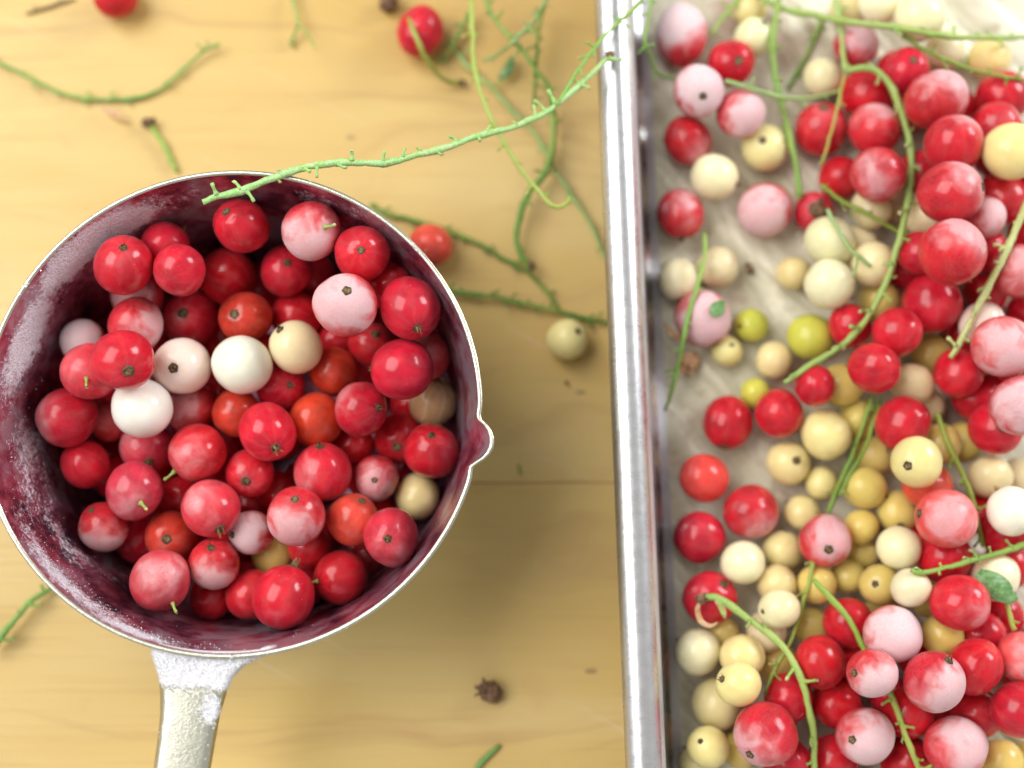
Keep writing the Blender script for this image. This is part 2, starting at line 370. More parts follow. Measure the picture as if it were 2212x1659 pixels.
def hand_c():
    a = random.random()
    if a < .6: u = random.uniform(330, 560); v = random.triangular(1412, 1475, 1425)
    elif a < .85: u = random.gauss(452, 16); v = random.gauss(1528, 20)
    else: u = random.uniform(340, 480); v = random.uniform(1480, 1640)
    xl = np.interp(v, [r[0] for r in rows], [r[1] for r in rows]); xr = np.interp(v, [r[0] for r in rows], [r[2] for r in rows])
    if not xl + 4 < u < xr - 4: return None
    return at(u, v, .04415) - CUP_C, Vector((0, 0, 1))
crystals(700, hand_c, "handle_frost", .00006, .00024, "white ice crystals on the handle", ho)

# ------------------------------------------------------------------ baking tray
RZ = 0.0255
e0 = at(1286, 0, RZ); e1 = at(1353, 1659, RZ)
EY = (e0 - e1); EY.z = 0; EY.normalize(); EX = Vector((EY.y, -EY.x, 0))
TL, TW = 0.46, 0.33
tray = bpy.data.objects.new("baking_tray", None); COL.objects.link(tray)
mid = (e0 + e1) / 2; mid.z = 0
tray.location = mid; tray.rotation_euler = (0, 0, math.atan2(EX.y, EX.x))
tray["label"] = "aluminium rimmed baking tray holding loose red and white currants"; tray["category"] = "baking tray"
def loop_pts(d, z, nc=10):
    x0, x1, y0, y1 = d, TW - d, -TL / 2 + d, TL / 2 - d; R = max(0.004, 0.026 - d); pts = []
    for (cx, cy, a0) in ((x1 - R, y1 - R, 0), (x0 + R, y1 - R, 90), (x0 + R, y0 + R, 180), (x1 - R, y0 + R, 270)):
        for k in range(nc + 1):
            a = math.radians(a0 + 90 * k / nc); pts.append(Vector((cx + R * math.cos(a), cy + R * math.sin(a), z)))
    out = []
    for i, a in enumerate(pts):                   # subdivide straights so that the edge may waver
        b = pts[(i + 1) % len(pts)]; n = max(1, int((b - a).length / 0.006))
        for k in range(n): out.append(a.lerp(b, k / n))
    return out
base_loop = None
def loft(prof, wob, cap):
    global base_loop
    ref = loop_pts(0.012, 0); vs = []; n = len(ref)
    for d, z in prof:
        lp = loop_pts(d, z)
        # resample on the reference by matching direction from the centre line
        for i, q in enumerate(ref):
            c = Vector((min(max(q.x, 0.03), TW - 0.03), min(max(q.y, -TL / 2 + 0.03), TL / 2 - 0.03), 0))
            nd = (q - c); L = nd.length; nd.normalize()
            p = q + nd * (0.012 - d); p.z = z
            s = p.y * 70 + p.x * 40
            p += nd * wob * (math.sin(s) * .5 + math.sin(s * 2.7 + 1) * .35) * (d > 0.006)
            vs.append(p)
    fs = grid_faces(len(prof), n, True)
    if cap: fs.append(tuple(range((len(prof) - 1) * n, len(prof) * n)))
    return vs, fs
def tray_mat(name, floor):
    M = NT(name); co = M.coord('Object')
    st = M.noise(M.mapping(co, (1800, 30, 200)), 1.0, 3, 0.6); wv = M.noise(M.turned(co, 0.85, (36, 135, 30)), 1.0, 2.5, 0.5, 0.35)
    pit = M.noise(co, 420, 3, 0.7)
    if floor:
        s1 = M.noise(co, 38, 4, 0.6, 0.4); s2 = M.noise(co, 150, 3, 0.6)
        base = M.mix(M.mapr(wv, 0.3, 0.7), (0.56, 0.51, 0.36), (0.84, 0.80, 0.64))  # pale diagonal streaks paint reflections into the aluminium colour
        base = M.mix(M.mapr(s1, 0.50, 0.74, 0, 0.7), base, (0.30, 0.10, 0.08))
        base = M.mix(M.mapr(s2, 0.58, 0.75, 0, 0.5), base, (0.30, 0.20, 0.11))
        M.set(Base_Color=base, Metallic=0.35, Roughness=M.mapr(pit, 0.3, 0.7, 0.44, 0.60))
        M.bump(M.math('ADD', M.math('MULTIPLY', wv, 2.0), M.math('MULTIPLY', pit, 0.2)), 0.5, 0.002)
    else:
        sc = M.noise(M.mapping(co, (90, 500, 90)), 1.0, 3, 0.7)
        base = M.mix(M.mapr(sc, 0.58, 0.74, 0, 0.25), (0.66, 0.66, 0.67), (0.46, 0.46, 0.40))
        M.set(Base_Color=base, Metallic=0.95, Roughness=M.mapr(pit, 0.3, 0.7, 0.26, 0.34))
        M.bump(M.math('ADD', M.math('MULTIPLY', st, 0.1), M.math('ADD', M.math('MULTIPLY', pit, 0.12), M.math('MULTIPLY', sc, 0.12))), 0.25, 0.0006)
    return M.m
MAT_TRAYRIM = tray_mat("tray_rim_aluminium", False); MAT_TRAYFLOOR = tray_mat("tray_floor_stained", True)
MAT_TRAYWALL = simple("tray_wall_aluminium", (0.50, 0.49, 0.50), (0.66, 0.65, 0.68), 60, 0.55); MAT_TRAYWALL.node_tree.nodes["Principled BSDF"].inputs["Metallic"].default_value = 0.6
PB = [(0.0024, .0195), (0.0004, .0215), (0.0, .0235), (0.0010, .0252), (0.0028, .0260), (0.0046, .0261), (0.0062, .0254), (0.0074, .0240)]
vs, fs = loft(PB, 0.0, False); obj("rolled_rim", mesh("rolled_rim", vs, fs), MAT_TRAYRIM, tray, label="shiny rounded tray edge")
PW = [(0.0074, .0240), (0.0083, .0226), (0.0086, .0180), (0.0088, .0100), (0.0090, .0060), (0.0098, .0036), (0.0116, .0024), (0.0140, .0020)]
vs, fs = loft(PW, 0.0, False); obj("side_wall", mesh("side_wall", vs, fs), MAT_TRAYWALL, tray)
vs, fs = loft([(0.0140, .0020), (0.026, .0019)], 0.0, True); tf = obj("tray_floor", mesh("tray_floor", vs, fs, False), MAT_TRAYFLOOR, tray, label="dull aluminium tray bottom stained with juice")
OUTW = [(0.0024, .0195), (0.0085, .0190), (0.0110, .0030), (0.0150, .0004), (0.05, .0003)]
vs, fs = loft(OUTW, 0.0, True); obj("underside", mesh("underside", vs, fs, False), MAT_TRAYRIM, tray)
TFLOOR = 0.0020
TINV = Matrix.Translation(mid) @ Matrix.Rotation(math.atan2(EX.y, EX.x), 4, 'Z'); TINV.invert()

# ------------------------------------------------------------------ currants
# grid x, grid y, radius, layer, kind, options | what tells it apart
# options: f frost, d frost side, c flower end, s stalk, e stretch,angle
CUP_BERRIES = """
522 488 58 2.1 R f.06 c499,464 | topmost in the cup, under the tip of the long stem
672 498 63 2.4 R f.55 d-.2,.8 s708,496 | near the cup's upper edge with a short green stalk pointing right
783 550 58 2.2 R f.08 c787,549 | below the upper right cup wall, dark flower end facing straight up
267 573 63 2.5 R f.12 c281,541 | glossy, upper left in the cup, flower end near its top
388 583 55 2.5 R f.14 d-.7,.5 | right of the glossy upper left one in the cup
357 530 50 1.5 R f.08 | half hidden deep behind the two upper left ones in the cup
492 598 62 1.5 R f.05 | dull, sunk in the shade below the topmost one in the cup
618 585 57 2.2 R f.08 c630,572 | plain, just below left of the stalked frosted one in the cup
297 638 58 1.6 R f.42 d-.3,.4 | dusky, mostly hidden beneath the glossy upper left one in the cup
410 690 62 2.1 R f.25 d-.5,.6 c409,679 | with round flower end, above the pale peach-white one in the cup
293 703 60 2.1 R f.5 d.95,.2 | half white with frost on its right side, in the cup
180 738 50 1.7 R f.75 d-.5,-.2 | lilac-white with frost, lowest at the left cup wall
266 778 66 2.9 R f.14 d0,.8 c293,803 | shiny with ragged brown flower end, left of the peach-white one
195 802 62 2.3 P f.2 d-.6,-.3 s205,818 | half under the shiny ragged-ended one, green stalk scrap on it
531 686 57 2.1 O f.05 c517,681 | above the glossy white one in the cup, yellowish scar on top
640 684 55 1.6 R f.04 | shaded, half covered by the cream one in the cup
747 657 66 2.6 R f.58 d-.1,.1 c757,632 | almost all white with red patches and brown flower end, in the cup
890 663 66 2.6 R f.08 c908,707 | large and plain, beside the right cup wall, flower end at its foot
860 596 50 1.5 R f.1 | dark, low against the upper right cup wall
392 792 64 2.7 Q f.04 c388,797 | translucent, left end of the row of three pale ones, flower end up
523 788 65 2.7 V f.02 | glossy and spotless, middle of the row of three pale ones
639 750 57 2.7 S f.02 c610,713 | smallest of the pale group in the cup, beside the frosted white-red one
307 881 65 2.9 V f.02 | brightest in the cup, lowest left of the pale group
960 750 56 1.9 P f.2 d-.1,-.1 | dusky with faint pale veins, low at the right cup wall
728 740 48 1.2 R f.04 | almost hidden under the frosted white-red one in the cup
803 745 50 1.5 R f.12 c816,722 | deep, between the frosted white-red one and the large crimson one
720 803 55 2.1 O f.08 c690,772 | right below the cream one in the cup
869 798 66 2.7 K f.1 d-.5,-.6 | large crimson, tiny pale scar, right half of the cup
976 864 54 2.3 U f.03 | half-ripe and striped green-pink, touching the rim above the spout
606 833 54 2.0 R f.06 c634,832 | lower right of the glossy white one, dark flower end on its right
145 901 64 2.4 R f.3 d-.9,.1 | nearest the left cup wall, pink with frost on its left
415 884 56 1.9 R f.35 d-.4,.0 | right of the brightest white one, white frost streaks across it
510 892 52 1.7 O f.06 | dull, between the frost-streaked one and the big bright central one
780 883 58 2.5 K f.22 d-.6,-.6 c824,879 | lower left of the large crimson one, flower end at its right edge
683 907 60 2.2 O f.05 | plain, right of the big bright central one in the cup
578 932 63 2.6 R f.12 d-.3,.8 c603,965 | big and bright at the centre of the cup, yellow scar low on it
865 947 58 2.3 R f.05 c863,964 | plain with one pale dot, left of the spout
970 979 60 2.5 R f.06 c972,944 | beside the pouring spout, dark flower end at its top
890 878 50 1.4 R f.05 | deep below the large crimson one in the cup
318 968 60 2.1 P f.22 d-.7,-.2 c334,998 | directly beneath the brightest white one in the cup
427 978 65 2.7 R f.25 d-.3,.4 s372,1024 | lightly frosted with curled stalk, below the frost-streaked one
184 1002 52 1.9 R f.06 | small and smooth, below the one nearest the left cup wall
238 908 46 1.4 P f.2 | mostly hidden left of the brightest white one in the cup
697 1019 63 2.4 R f.25 d-.8,.3 c694,962 | large, wisps of frost at its left, middle of the cup's right half
815 1035 51 1.9 R f.42 d.2,.3 c817,1035 | ringed with thin frost around its flower end, left of the yellowish one
540 1022 53 1.8 R f.15 c541,1036 | dark, below the big bright central one, flower end low
290 1060 63 2.6 P f.25 d-.1,.6 s318,1083 | lower left in the cup, straight green stalk at its lower right
455 1098 65 2.7 P f.28 d-.3,-.5 c484,1142 | with shrivelled flower tuft, left of the small white-frosted one
640 1115 64 2.6 R f.46 d-.3,.6 c645,1074 | speckled with frost over its lower half, flower end on top, in the cup
543 1150 48 2.3 R f.70 d-.4,0 c508,1152 | small and white-frosted with one red patch, lower middle of the cup
763 1122 58 2.4 C f.05 c786,1078 | pale and matt, right of the speckled one in the cup
845 1160 62 2.6 P f.2 d0,.6 c843,1157 | flower end facing up, lower right, left of the yellowish pale one
929 1083 53 2.5 Y f.03 | plain and yellowish, touching the right cup wall below the spout
898 1032 42 1.5 P f.15 | mostly hidden under the one beside the pouring spout
224 1138 56 2.5 R f.5 d0,.9 c204,1096 | white frost over its lower half, lowest at the left cup wall
300 1165 52 1.5 R f.05 | deep in shade right of the half-white one by the left wall
370 1160 59 2.1 O f.2 d.1,.7 c374,1158 | large round flower end facing up, lower left of the cup
462 1218 57 2.4 R f.48 d-.1,.9 c464,1178 | white frost crescent along its bottom, left of cup's lower middle
347 1253 64 2.5 P f.3 d.1,-.4 s380,1296 | lowest left in the cup, green stalk at its bottom right
612 1290 68 2.7 R f.07 c0,0 | lowest in the cup, big and glossy, nearest the handle side rim
543 1284 55 1.9 R f.12 d-.2,-.8 | left of the lowest glossy one and half hidden by it
735 1247 60 2.3 R f.06 s690,1250 | right of the lowest glossy one, green stub between them
822 1228 42 1.8 P f.1 | small and pinkish, squeezed against the lower right cup wall
460 1288 50 1.5 R f.05 | dark, low beneath the one with a frost crescent in the cup
668 1182 46 1.4 R f.05 | deep below the speckled one in the cup
390 1075 48 1.5 R f.05 | dark, between the two stalked ones at the cup's lower left
246 1030 46 1.5 R f.04 | dark, hidden behind the stalked one at the cup's lower left
600 1062 48 1.4 R f.04 | dark, peeping out above the speckled one in the cup
762 962 48 1.3 R f.04 | deep in the gap left of the plain one with a pale dot
590 1198 46 1.3 B f.05 | brownish, deep in the gap under the small white-frosted one
472 846 46 1.3 R f.05 | deep in the gap under the glossy white one in the cup
"""
TRAY_BERRIES = """
1472 76 57 0.6 R f.82 d-.3,-.9 e1.25,90 | long oval, white turning pink, beside the tray rim at the top
1580 136 50 0.3 R f.06 c1588,142 | clean with an open flower end, between the white oval and the greenish one
1627 82 42 0.4 Z f.02 c1645,56 | greenish pale, top of the tray, left of the upright stem
1620 20 38 0 Y f.02 | blurred at the very top of the tray, above the greenish pale one
1510 197 55 0.8 R f.74 d.3,0 c1513,219 | whitish pink, first below the long oval one by the tray rim
1600 245 52 0.5 R f.64 d.6,.4 | whitish pink, lower right of its whitish twin near the tray rim
1486 304 55 0.3 R f.28 d.5,.8 | dented with a white crease, third down along the tray rim
1651 318 52 0.3 Y f.02 c1638,311 | golden with round flower end, left of the thick green stem
1543 382 50 0.2 W f.05 d-.2,-.6 c1588,400 | with brown flower tuft at its right, fourth down by the tray rim
1777 168 43 0.5 W f.02 | small and shiny, left of the stem crossing at the tray top
1849 97 50 0.7 P f.6 d.4,-.6 | lilac-frosted, behind the upright stem at the tray top
1957 153 50 0.7 R f.06 c1960,140 | clean and glossy, right of the big arching stem's bend
1872 205 58 0.4 R f.05 | dark, framed by the bend of the big arching stem
1774 280 58 0.6 R f.18 c1771,241 | with round flower end at its top, left of the thin yellow twig
1888 280 57 0.6 R f.42 d0,-.9 | frosted on top, left inside the big arching stem
2022 216 60 1.5 R f.48 d.4,-.8 e1.13,25 | plump oval with white ridge, right of the arching stem's top
2061 312 62 1.9 R f.38 d.7,-.7 | white-edged, upper of the vertical pair of bright ones right
1986 36 54 0.9 W f.02 | largest at the tray top, touching the long horizontal stem
1900 8 46 0.5 W f.02 | cut by the top edge, left of the largest white one
1832 22 40 0.2 Y f.02 | behind the crossing of the upright and horizontal stems
2040 108 44 0.4 W f.02 | under the thin dark twig, left of two pale ones top right
2137 128 47 0.5 Y f.02 | rightmost pale one just below the horizontal stem
2166 212 57 0.9 R f.05 | dark, upper right of the tray, above the red one by the golden
2152 276 54 1.2 R f.15 | half hidden behind the big golden one at the right edge
2184 327 62 1.9 Y f.02 | big and golden at the right edge of the photo
1897 377 60 1.2 R f.32 d-.5,.3 | frosty, directly left of the arching stem's straight middle
1815 384 48 0.5 R f.05 | dark glossy, tucked left of the frosty one by the arching stem
2053 416 68 2.3 R f.4 d.7,-.6 c2112,408 | big crimson with white right edge and flower end
2127 470 46 1.5 R f.62 d.6,-.3 | small lilac-frosted, squeezed right of the big crimson pair
2164 428 58 1.2 R f.1 | deep, below the big golden one at the right edge
2057 545 70 2.2 R f.42 d.4,-.8 | big with white frosted cap, third in the right vertical row
2016 657 68 1.6 K f.1 | big smooth with two light spots, right of the arching stem's end
2198 585 60 1.8 P f.42 d0,0 | frosty coral, cut by the right edge beside the pale straight stem
1960 577 50 0.6 R f.03 | very dark, behind the arching stem's lower half
1470 462 53 0.3 R f.36 d.4,-.6 | frost-rimmed, alone by the tray rim, halfway up its upper part
1653 453 60 0.4 R f.6 d-.5,.3 | matt pink with a clear red crescent, on bare tray
1758 458 44 0.2 R f.2 c1765,440 | torn and browned, at the foot of the thick green stem
1793 522 55 0.9 W f.02 | upper of two touching pale ones under a forked twig
1886 570 49 0.6 S f.02 | right of the forked green twig tip
1714 590 38 0.2 Y f.02 | small, left of the two touching pale ones
1792 614 53 1.0 W f.02 | lower of two touching pale ones, brightest in mid tray
1464 604 46 0.2 W f.02 | egg-smooth, beside the tray rim, left of a slender stem
1550 578 46 0.2 S f.02 | matt, right of the slender stem near the tray rim
1518 688 60 0.3 R f.6 d.1,.1 | squashed with a green leaf scrap on it
1623 702 37 0.2 G f.02 c1594,706 | brightest green in the tray, flower end on the left
1750 728 52 0.5 G f.02 | big and olive, left end of the arching stem above it
1569 758 35 0.1 Y f.02 c1577,745 | small with neat flower end, below the brightest green one
1671 778 40 0.2 Y f.02 | plain, between the olive one and the small green one
1836 704 47 1.0 R f.06 | behind the arching stem's end, left of its bright twin
1937 717 54 1.4 R f.08 d.7,0 | bright with two glints, right of the arching stem's end
1888 795 54 1.2 R f.05 | dark glossy, below the bright one with two glints
1760 834 45 0.6 R f.05 | small bright, touching the tip of the arching stem
1818 832 48 0.4 B f.02 | half hidden behind the small bright red one by the stem tip
1970 830 46 0.6 S f.02 | brownish, centre right, between three red ones
1631 850 33 0.1 G f.02 | tiny, above the two red ones side by side
1572 913 57 0.4 R f.03 c1560,965 | wide, left of the two red ones side by side
1683 892 54 0.6 R f.04 | wide, right of the two red ones side by side
1784 938 55 0.5 Y f.02 | large, lower right of the red pair, plain skin
1950 915 60 1.2 R f.05 | smooth, above the bright yellow one with flower end
1980 998 56 1.9 Y f.02 c1947,1004 | brightest yellow, flower end at its left, centre right
2070 806 54 1.3 R f.08 c2108,778 | under the lower tip of the pale straight stem
2166 748 66 2.2 P f.54 d-.2,.3 | big whitish pink with red eye, upper of two at right
2203 876 62 1.9 P f.6 d0,.2 | whitish pink, cut by the right edge, lower of two
2150 926 58 1.3 R f.08 | shaded, lower left of the whitish pink pair at the right edge
2012 768 46 0.7 B f.02 | shaded, below the big smooth red with two light spots
2118 700 50 1.3 Q f.02 | pale, behind the pale straight stem at right
1703 1000 48 0.2 Y f.02 c1712,992 | ringed flower end up, first amber-yellow below the red pair
1774 1043 36 0.2 Y f.02 | small plain, right of the ringed yellow one
1868 1054 46 0.4 B f.02 c1910,1070 | round, right of the twin dark green stems
1521 1033 54 0.3 C f.05 | plain, fifth large by the tray rim, upper of a red trio
1621 1106 61 0.6 R f.34 d.5,.8 | largest of the red trio by the rim, white frost edge below
1511 1160 56 0.3 R f.08 | lower left of the red trio by the tray rim
1733 1108 38 0.2 Y f.02 | small and golden, left of the red one with green flower end
1691 1190 44 0.3 Y f.02 | right of the pale one under the red trio
1783 1168 58 1.0 R f.5 d.3,-.2 c1778,1182 | pinkish with grey-green flower end, among yellow ones
1605 1216 49 0.4 W f.02 | pale, just under the largest of the red trio
1533 1292 58 0.4 R f.05 c1559,1256 | under the curled dry stem end by the tray rim
1860 1138 38 0.2 B f.02 | small, right of the pinkish one with grey-green flower end
1938 1106 46 0.4 B f.02 c1934,1131 | with round flower end facing down, left of a frosty coral one
2044 1120 63 1.5 C f.38 d.1,-.1 c1983,1108 | big frosty, dark flower end on its left side
1942 1184 48 1.2 W f.02 | pale, touching the left tip of the lower right stem
1968 1270 42 1.1 W f.02 | pale, just below the left tip of the lower right stem
1900 1262 45 0.6 B f.02 c1880,1255 | with round brown flower end, left of the pale one under the stem tip
1832 1244 38 0.2 B f.02 | small and shaded, left of the round-ended amber one
2187 1104 54 1.9 V f.02 | whitest, cut by the right edge, above the lower right stem
2138 1030 48 1.2 S f.02 | matt, upper left of the whitest one at the right edge
2003 1048 55 1.2 C f.1 | half hidden beneath the brightest yellow one
2172 1152 54 1.2 R f.04 | peeping out below the whitest one at the right edge
2150 1246 53 1.7 W f.02 | with a torn green leaf stuck on it
2073 1302 64 1.7 R f.25 d.5,.5 | big glossy, lower left of the one carrying a green leaf
2040 1205 58 0.9 R f.03 | dark, under the middle of the lower right stem
1765 1262 42 0.5 B f.02 | behind the fork of two green stems, lower middle
1679 1262 43 0.4 Y f.02 | behind the bright yellow one in the lower left cluster
1683 1316 44 0.9 W f.02 c1644,1318 | bright with a white glint, lower left cluster, beside a stem
1507 1408 50 0.4 W f.02 | lowest white by the tray rim, below the curled dry stem
1603 1418 48 0.4 Y f.02 | partly behind the bright one with brown side spot
1595 1478 47 0.9 Y f.02 c1557,1462 | bright with brown spot at its left, lower left cluster
1547 1520 55 0.4 Y f.02 | big, half under the bright one with brown side spot
1529 1614 46 0.7 Y f.02 c1508,1592 | lowest left in the tray, dark flower end near its top
1653 1586 69 1.7 R f.42 d-.6,.7 c1612,1618 | biggest at bottom left, crimson with frosty underside and flower end
1772 1430 56 1.0 R f.03 | dark glossy, right of the curved green stem at bottom
1703 1508 54 0.7 R f.06 | deep, behind the curved green stem at bottom
1928 1370 62 1.7 P f.72 d.3,-.1 | lilac-pink frosted, above the white-and-red patched one
1884 1454 54 2.2 R f.66 d.5,.5 c1838,1448 | white with clear red patches, flower end on its left, bottom middle
2018 1473 63 2.0 R f.6 d.6,.5 c2040,1422 | oval, white frost at its lower right, bottom right of middle
1868 1590 63 1.8 P f.66 d.4,.2 c1828,1586 | whitish pink, flower end at left, bottom edge
2066 1612 67 1.8 R f.58 d.4,-.5 | with a red centre in pale frost, bottom right
2106 1440 60 1.4 R f.06 | smooth, right of the oval white-frosted one
2206 1420 56 1.9 C f.35 d-.2,0 c2205,1447 | pale, cut by the right edge, lower right
2200 1533 60 1.5 R f.15 d0,.9 | bright, cut by the right edge near the bottom corner
2110 1540 56 0.9 R f.1 | deep crimson, with glint, left of the one in the bottom right corner
1806 1520 54 0.8 R f.04 | dark, beneath the white one with red patches
1506 1652 42 0.1 Y f.02 | cut by the bottom edge beside the tray rim
1600 1618 42 0.2 B f.02 | mostly hidden left of the biggest bottom left one
1962 1540 54 0.9 R f.06 | dark, crossed by the lower stem at bottom middle
1832 1345 54 0.8 R f.04 | dark, crossed by the right branch of the forked stems
1754 1352 44 0.4 B f.02 | between the forked stems above the dark glossy one
1655 1366 44 0.3 S f.02 | just under the bright one with a white glint
1680 1434 44 0.3 B f.02 | below the curved green stem, beside the dark glossy one
1700 1648 54 0.7 R f.05 | cut by the bottom edge, right of the biggest bottom left one
1800 1640 54 0.8 R f.05 | cut by the bottom edge, left of the whitish pink one
1958 1645 56 0.8 R f.06 | cut by the bottom edge, beside the lower stem
2160 1645 50 0.6 B f.02 | olive brown, cut by the bottom edge at the right
2080 955 46 0.6 B f.02 | shaded, behind the stem right of the brightest yellow one
2035 1372 46 0.7 B f.02 | shaded, between the big glossy one and the lilac-pink one
1882 450 44 0.4 S f.02 | dim, below the frosty one by the arching stem
1932 446 40 0.3 S f.02 | dim, behind the arching stem's straight middle
1899 648 46 0.4 B f.02 | olive, behind the arching stem above its lower end
2120 1370 52 0.8 R f.04 | dark, below the one carrying a green leaf
2166 1330 48 0.8 R f.05 | dark, right of the big glossy one with a glint
1965 240 46 0.2 R f.05 | dark, in the gap right of the arching stem's bend
1990 370 48 0.6 R f.05 | dark, in the gap right of the arching stem's middle
2080 720 46 0.6 R f.05 | dark, in the gap below the big smooth red one
2110 860 52 0.6 R f.05 | very dark, in the gap left of the whitish pink pair
1852 905 44 0.1 B f.02 | deep, left of the smooth red above the brightest yellow
1890 985 44 0.1 B f.02 | deep, behind the twin dark green stems
2030 960 46 0.4 B f.02 | deep, right below the smooth red above the brightest yellow
1860 1195 36 0.1 B f.02 | deep, in the gap among the shaded amber ones
2120 1110 48 0.9 R f.05 | dark, between the frosty coral one and the whitest one
1990 1170 46 0.5 R f.05 | dark, right of the pale one at the stem's left tip
1905 1330 44 0.3 B f.02 | deep, above the lilac-pink frosted one
1985 1420 46 0.6 R f.05 | dark, in the gap between lilac-pink and oval frosted ones
1560 1370 38 0.1 B f.02 | deep, between the lowest white one and the stem
"""
LOOSE_BERRIES = """
250 -6 47 0 R f.05 | alone on the board, cut by the photo's top edge
908 68 50 0 R f.06 e1.12,80 | on the board with a dried flower stalk across it, top middle
930 530 48 0 C f.05 | on the board, half hidden behind the cup's upper right rim
1225 733 45 0 Y f.02 c1247,717 | alone on the board between cup and tray
"""
KIND = {  # tint (linear), label words, material is white?
 'R': ((0.58, 0.011, 0.028), "red currant", 0), 'K': ((0.54, 0.007, 0.036), "crimson currant", 0), 'C': ((0.76, 0.085, 0.065), "coral-red currant", 0),
 'P': ((0.60, 0.036, 0.056), "pinkish red currant", 0), 'O': ((0.60, 0.048, 0.020), "orange-red currant", 0), 'V': ((0.80, 0.77, 0.67), "white currant", 1), 'W': ((0.83, 0.765, 0.50), "white currant", 1),
 'Y': ((0.82, 0.70, 0.33), "cream-yellow currant", 1), 'B': ((0.70, 0.54, 0.165), "amber currant", 1), 'S': ((0.81, 0.68, 0.41), "peach-cream currant", 1),
 'G': ((0.60, 0.60, 0.09), "yellow-green currant", 1), 'Z': ((0.82, 0.80, 0.46), "pale greenish currant", 1), 'Q': ((0.84, 0.70, 0.57), "peach-white currant", 1),
 'U': ((0.66, 0.42, 0.20), "unripe currant", 1)}
B = []
def parse(txt, place):
    for ln in txt.strip().splitlines():
        a, lab = ln.split('|'); t = a.split()
        d = dict(u=float(t[0]), v=float(t[1]), r=float(t[2]), L=float(t[3]), k=t[4], lab=lab.strip(), place=place, f=0.05, d=None, c=None, s=None, e=None)
        for o in t[5:]:
            val = [float(x) for x in o[1:].split(',')]
            d[o[0]] = val[0] if o[0] == 'f' else val
        B.append(d)
parse(CUP_BERRIES, 'cup'); parse(TRAY_BERRIES, 'tray'); parse(LOOSE_BERRIES, 'board')
for b in B:
    base = {'cup': 0.0012, 'tray': TFLOOR, 'board': 0.0}[b['place']]
    r = 0.0058; z = base + r + 0.0088 * b['L']
    for _ in range(3):
        z = base + r + 0.0088 * b['L']; p = at(b['u'], b['v'], z); r = min(0.0072, max(0.0033, b['r'] * upm(p)))
    b['R'] = r; b['p'] = p; b['base'] = base
NV = len(B)
P = np.array([b['p'][:] for b in B]); Rr = np.array([b['R'] for b in B]); PL = np.array([{'cup': 0, 'tray': 1, 'board': 2}[b['place']] for b in B])
RD = np.array([ray(b['u'], b['v']).normalized()[:] for b in B]); CA = np.array(CAM[:])
TM = np.array(TINV)
def contain(P, Rr, PL):
    for i in range(len(P)):
        if PL[i] == 0:
            q = P[i] - np.array(CUP_C[:]); q[1] /= SQ
            q[2] = max(q[2], 0.0011 + Rr[i]); h = math.hypot(q[0], q[1]); lim = wall_r(q[2]) - Rr[i] * 1.01
            if h > lim: q[0] *= lim / h; q[1] *= lim / h
            q[1] *= SQ; P[i] = q + np.array(CUP_C[:])
        elif PL[i] == 1:
            P[i, 2] = max(P[i, 2], TFLOOR + Rr[i])
            lx = TM[0, 0] * P[i, 0] + TM[0, 1] * P[i, 1] + TM[0, 3]
            lim = 0.0090 + Rr[i] * 1.02 + max(0, (0.012 - P[i, 2])) * 0.25
            if lx < lim: P[i] += np.array(EX[:]) * (lim - lx)
        else: P[i, 2] = max(P[i, 2], Rr[i])
def relax(P, Rr, PL, it, anchor):
    for k in range(it):
        D = P[:, None, :] - P[None, :, :]; d = np.linalg.norm(D, axis=2) + 1e-9
        ov = (Rr[:, None] + Rr[None, :]) * 0.985 - d; np.fill_diagonal(ov, 0)
        ov = np.where((ov > 0) & (PL[:, None] == PL[None, :]), ov, 0)
        P += (D / d[..., None] * ov[..., None]).sum(1) * 0.35
        if anchor:
            t = ((P - CA) * RD).sum(1, keepdims=True); Q = CA + RD * t
            P += (Q - P) * anchor
        contain(P, Rr, PL)
relax(P, Rr, PL, 220, 0.35); relax(P, Rr, PL, 60, 0.05)
# berries buried under the ones in view
def try_fill(n, place, sampler, rlo, rhi, tries=9000):
    global P, Rr, PL
    added = 0
    for _ in range(tries):
        if added >= n: break
        r = random.uniform(rlo, rhi); c = sampler(r)
        if c is None: continue
        c = np.array(c); m = PL == place
        if (np.linalg.norm(P[m] - c, axis=1) < (Rr[m] + r) * 0.96).any(): continue
        P = np.vstack([P, c]); Rr = np.append(Rr, r); PL = np.append(PL, place); added += 1
        FILL.append(place)
FILL = []
cc = np.array(CUP_C[:])
def s_cup(r):
    z = random.choice((0.0012 + r, 0.0012 + r, random.uniform(0.008, 0.0215))); a = random.uniform(0, 6.283); h = math.sqrt(random.random()) * (wall_r(z) - r * 1.02)
    return cc + np.array((h * math.cos(a), h * math.sin(a) * SQ, z))
try_fill(90, 0, s_cup, 0.0052, 0.0062)
high = [i for i in range(NV) if PL[i] == 1 and P[i, 2] > TFLOOR + Rr[i] * 1.9]
def s_tray(r):
    i = random.choice(high); a = random.uniform(0, 6.283); h = random.random() * 0.011
    z = random.choice((TFLOOR + r, TFLOOR + r, random.uniform(0.009, max(0.0095, P[i, 2] - 0.009))))
    c = (P[i, 0] + h * math.cos(a), P[i, 1] + h * math.sin(a), z); q = Vector(c) - CAM; dp = q.dot(VDIR)
    u = 1106 + FU * q.x / dp; v = 829.5 - FU * (q.y * cT + q.z * sT) / dp
    if u < 1840 and not (v > 1180 and u > 1600): return None
    if v < 130: return None
    return c
try_fill(75, 1, s_tray, 0.0044, 0.0058)
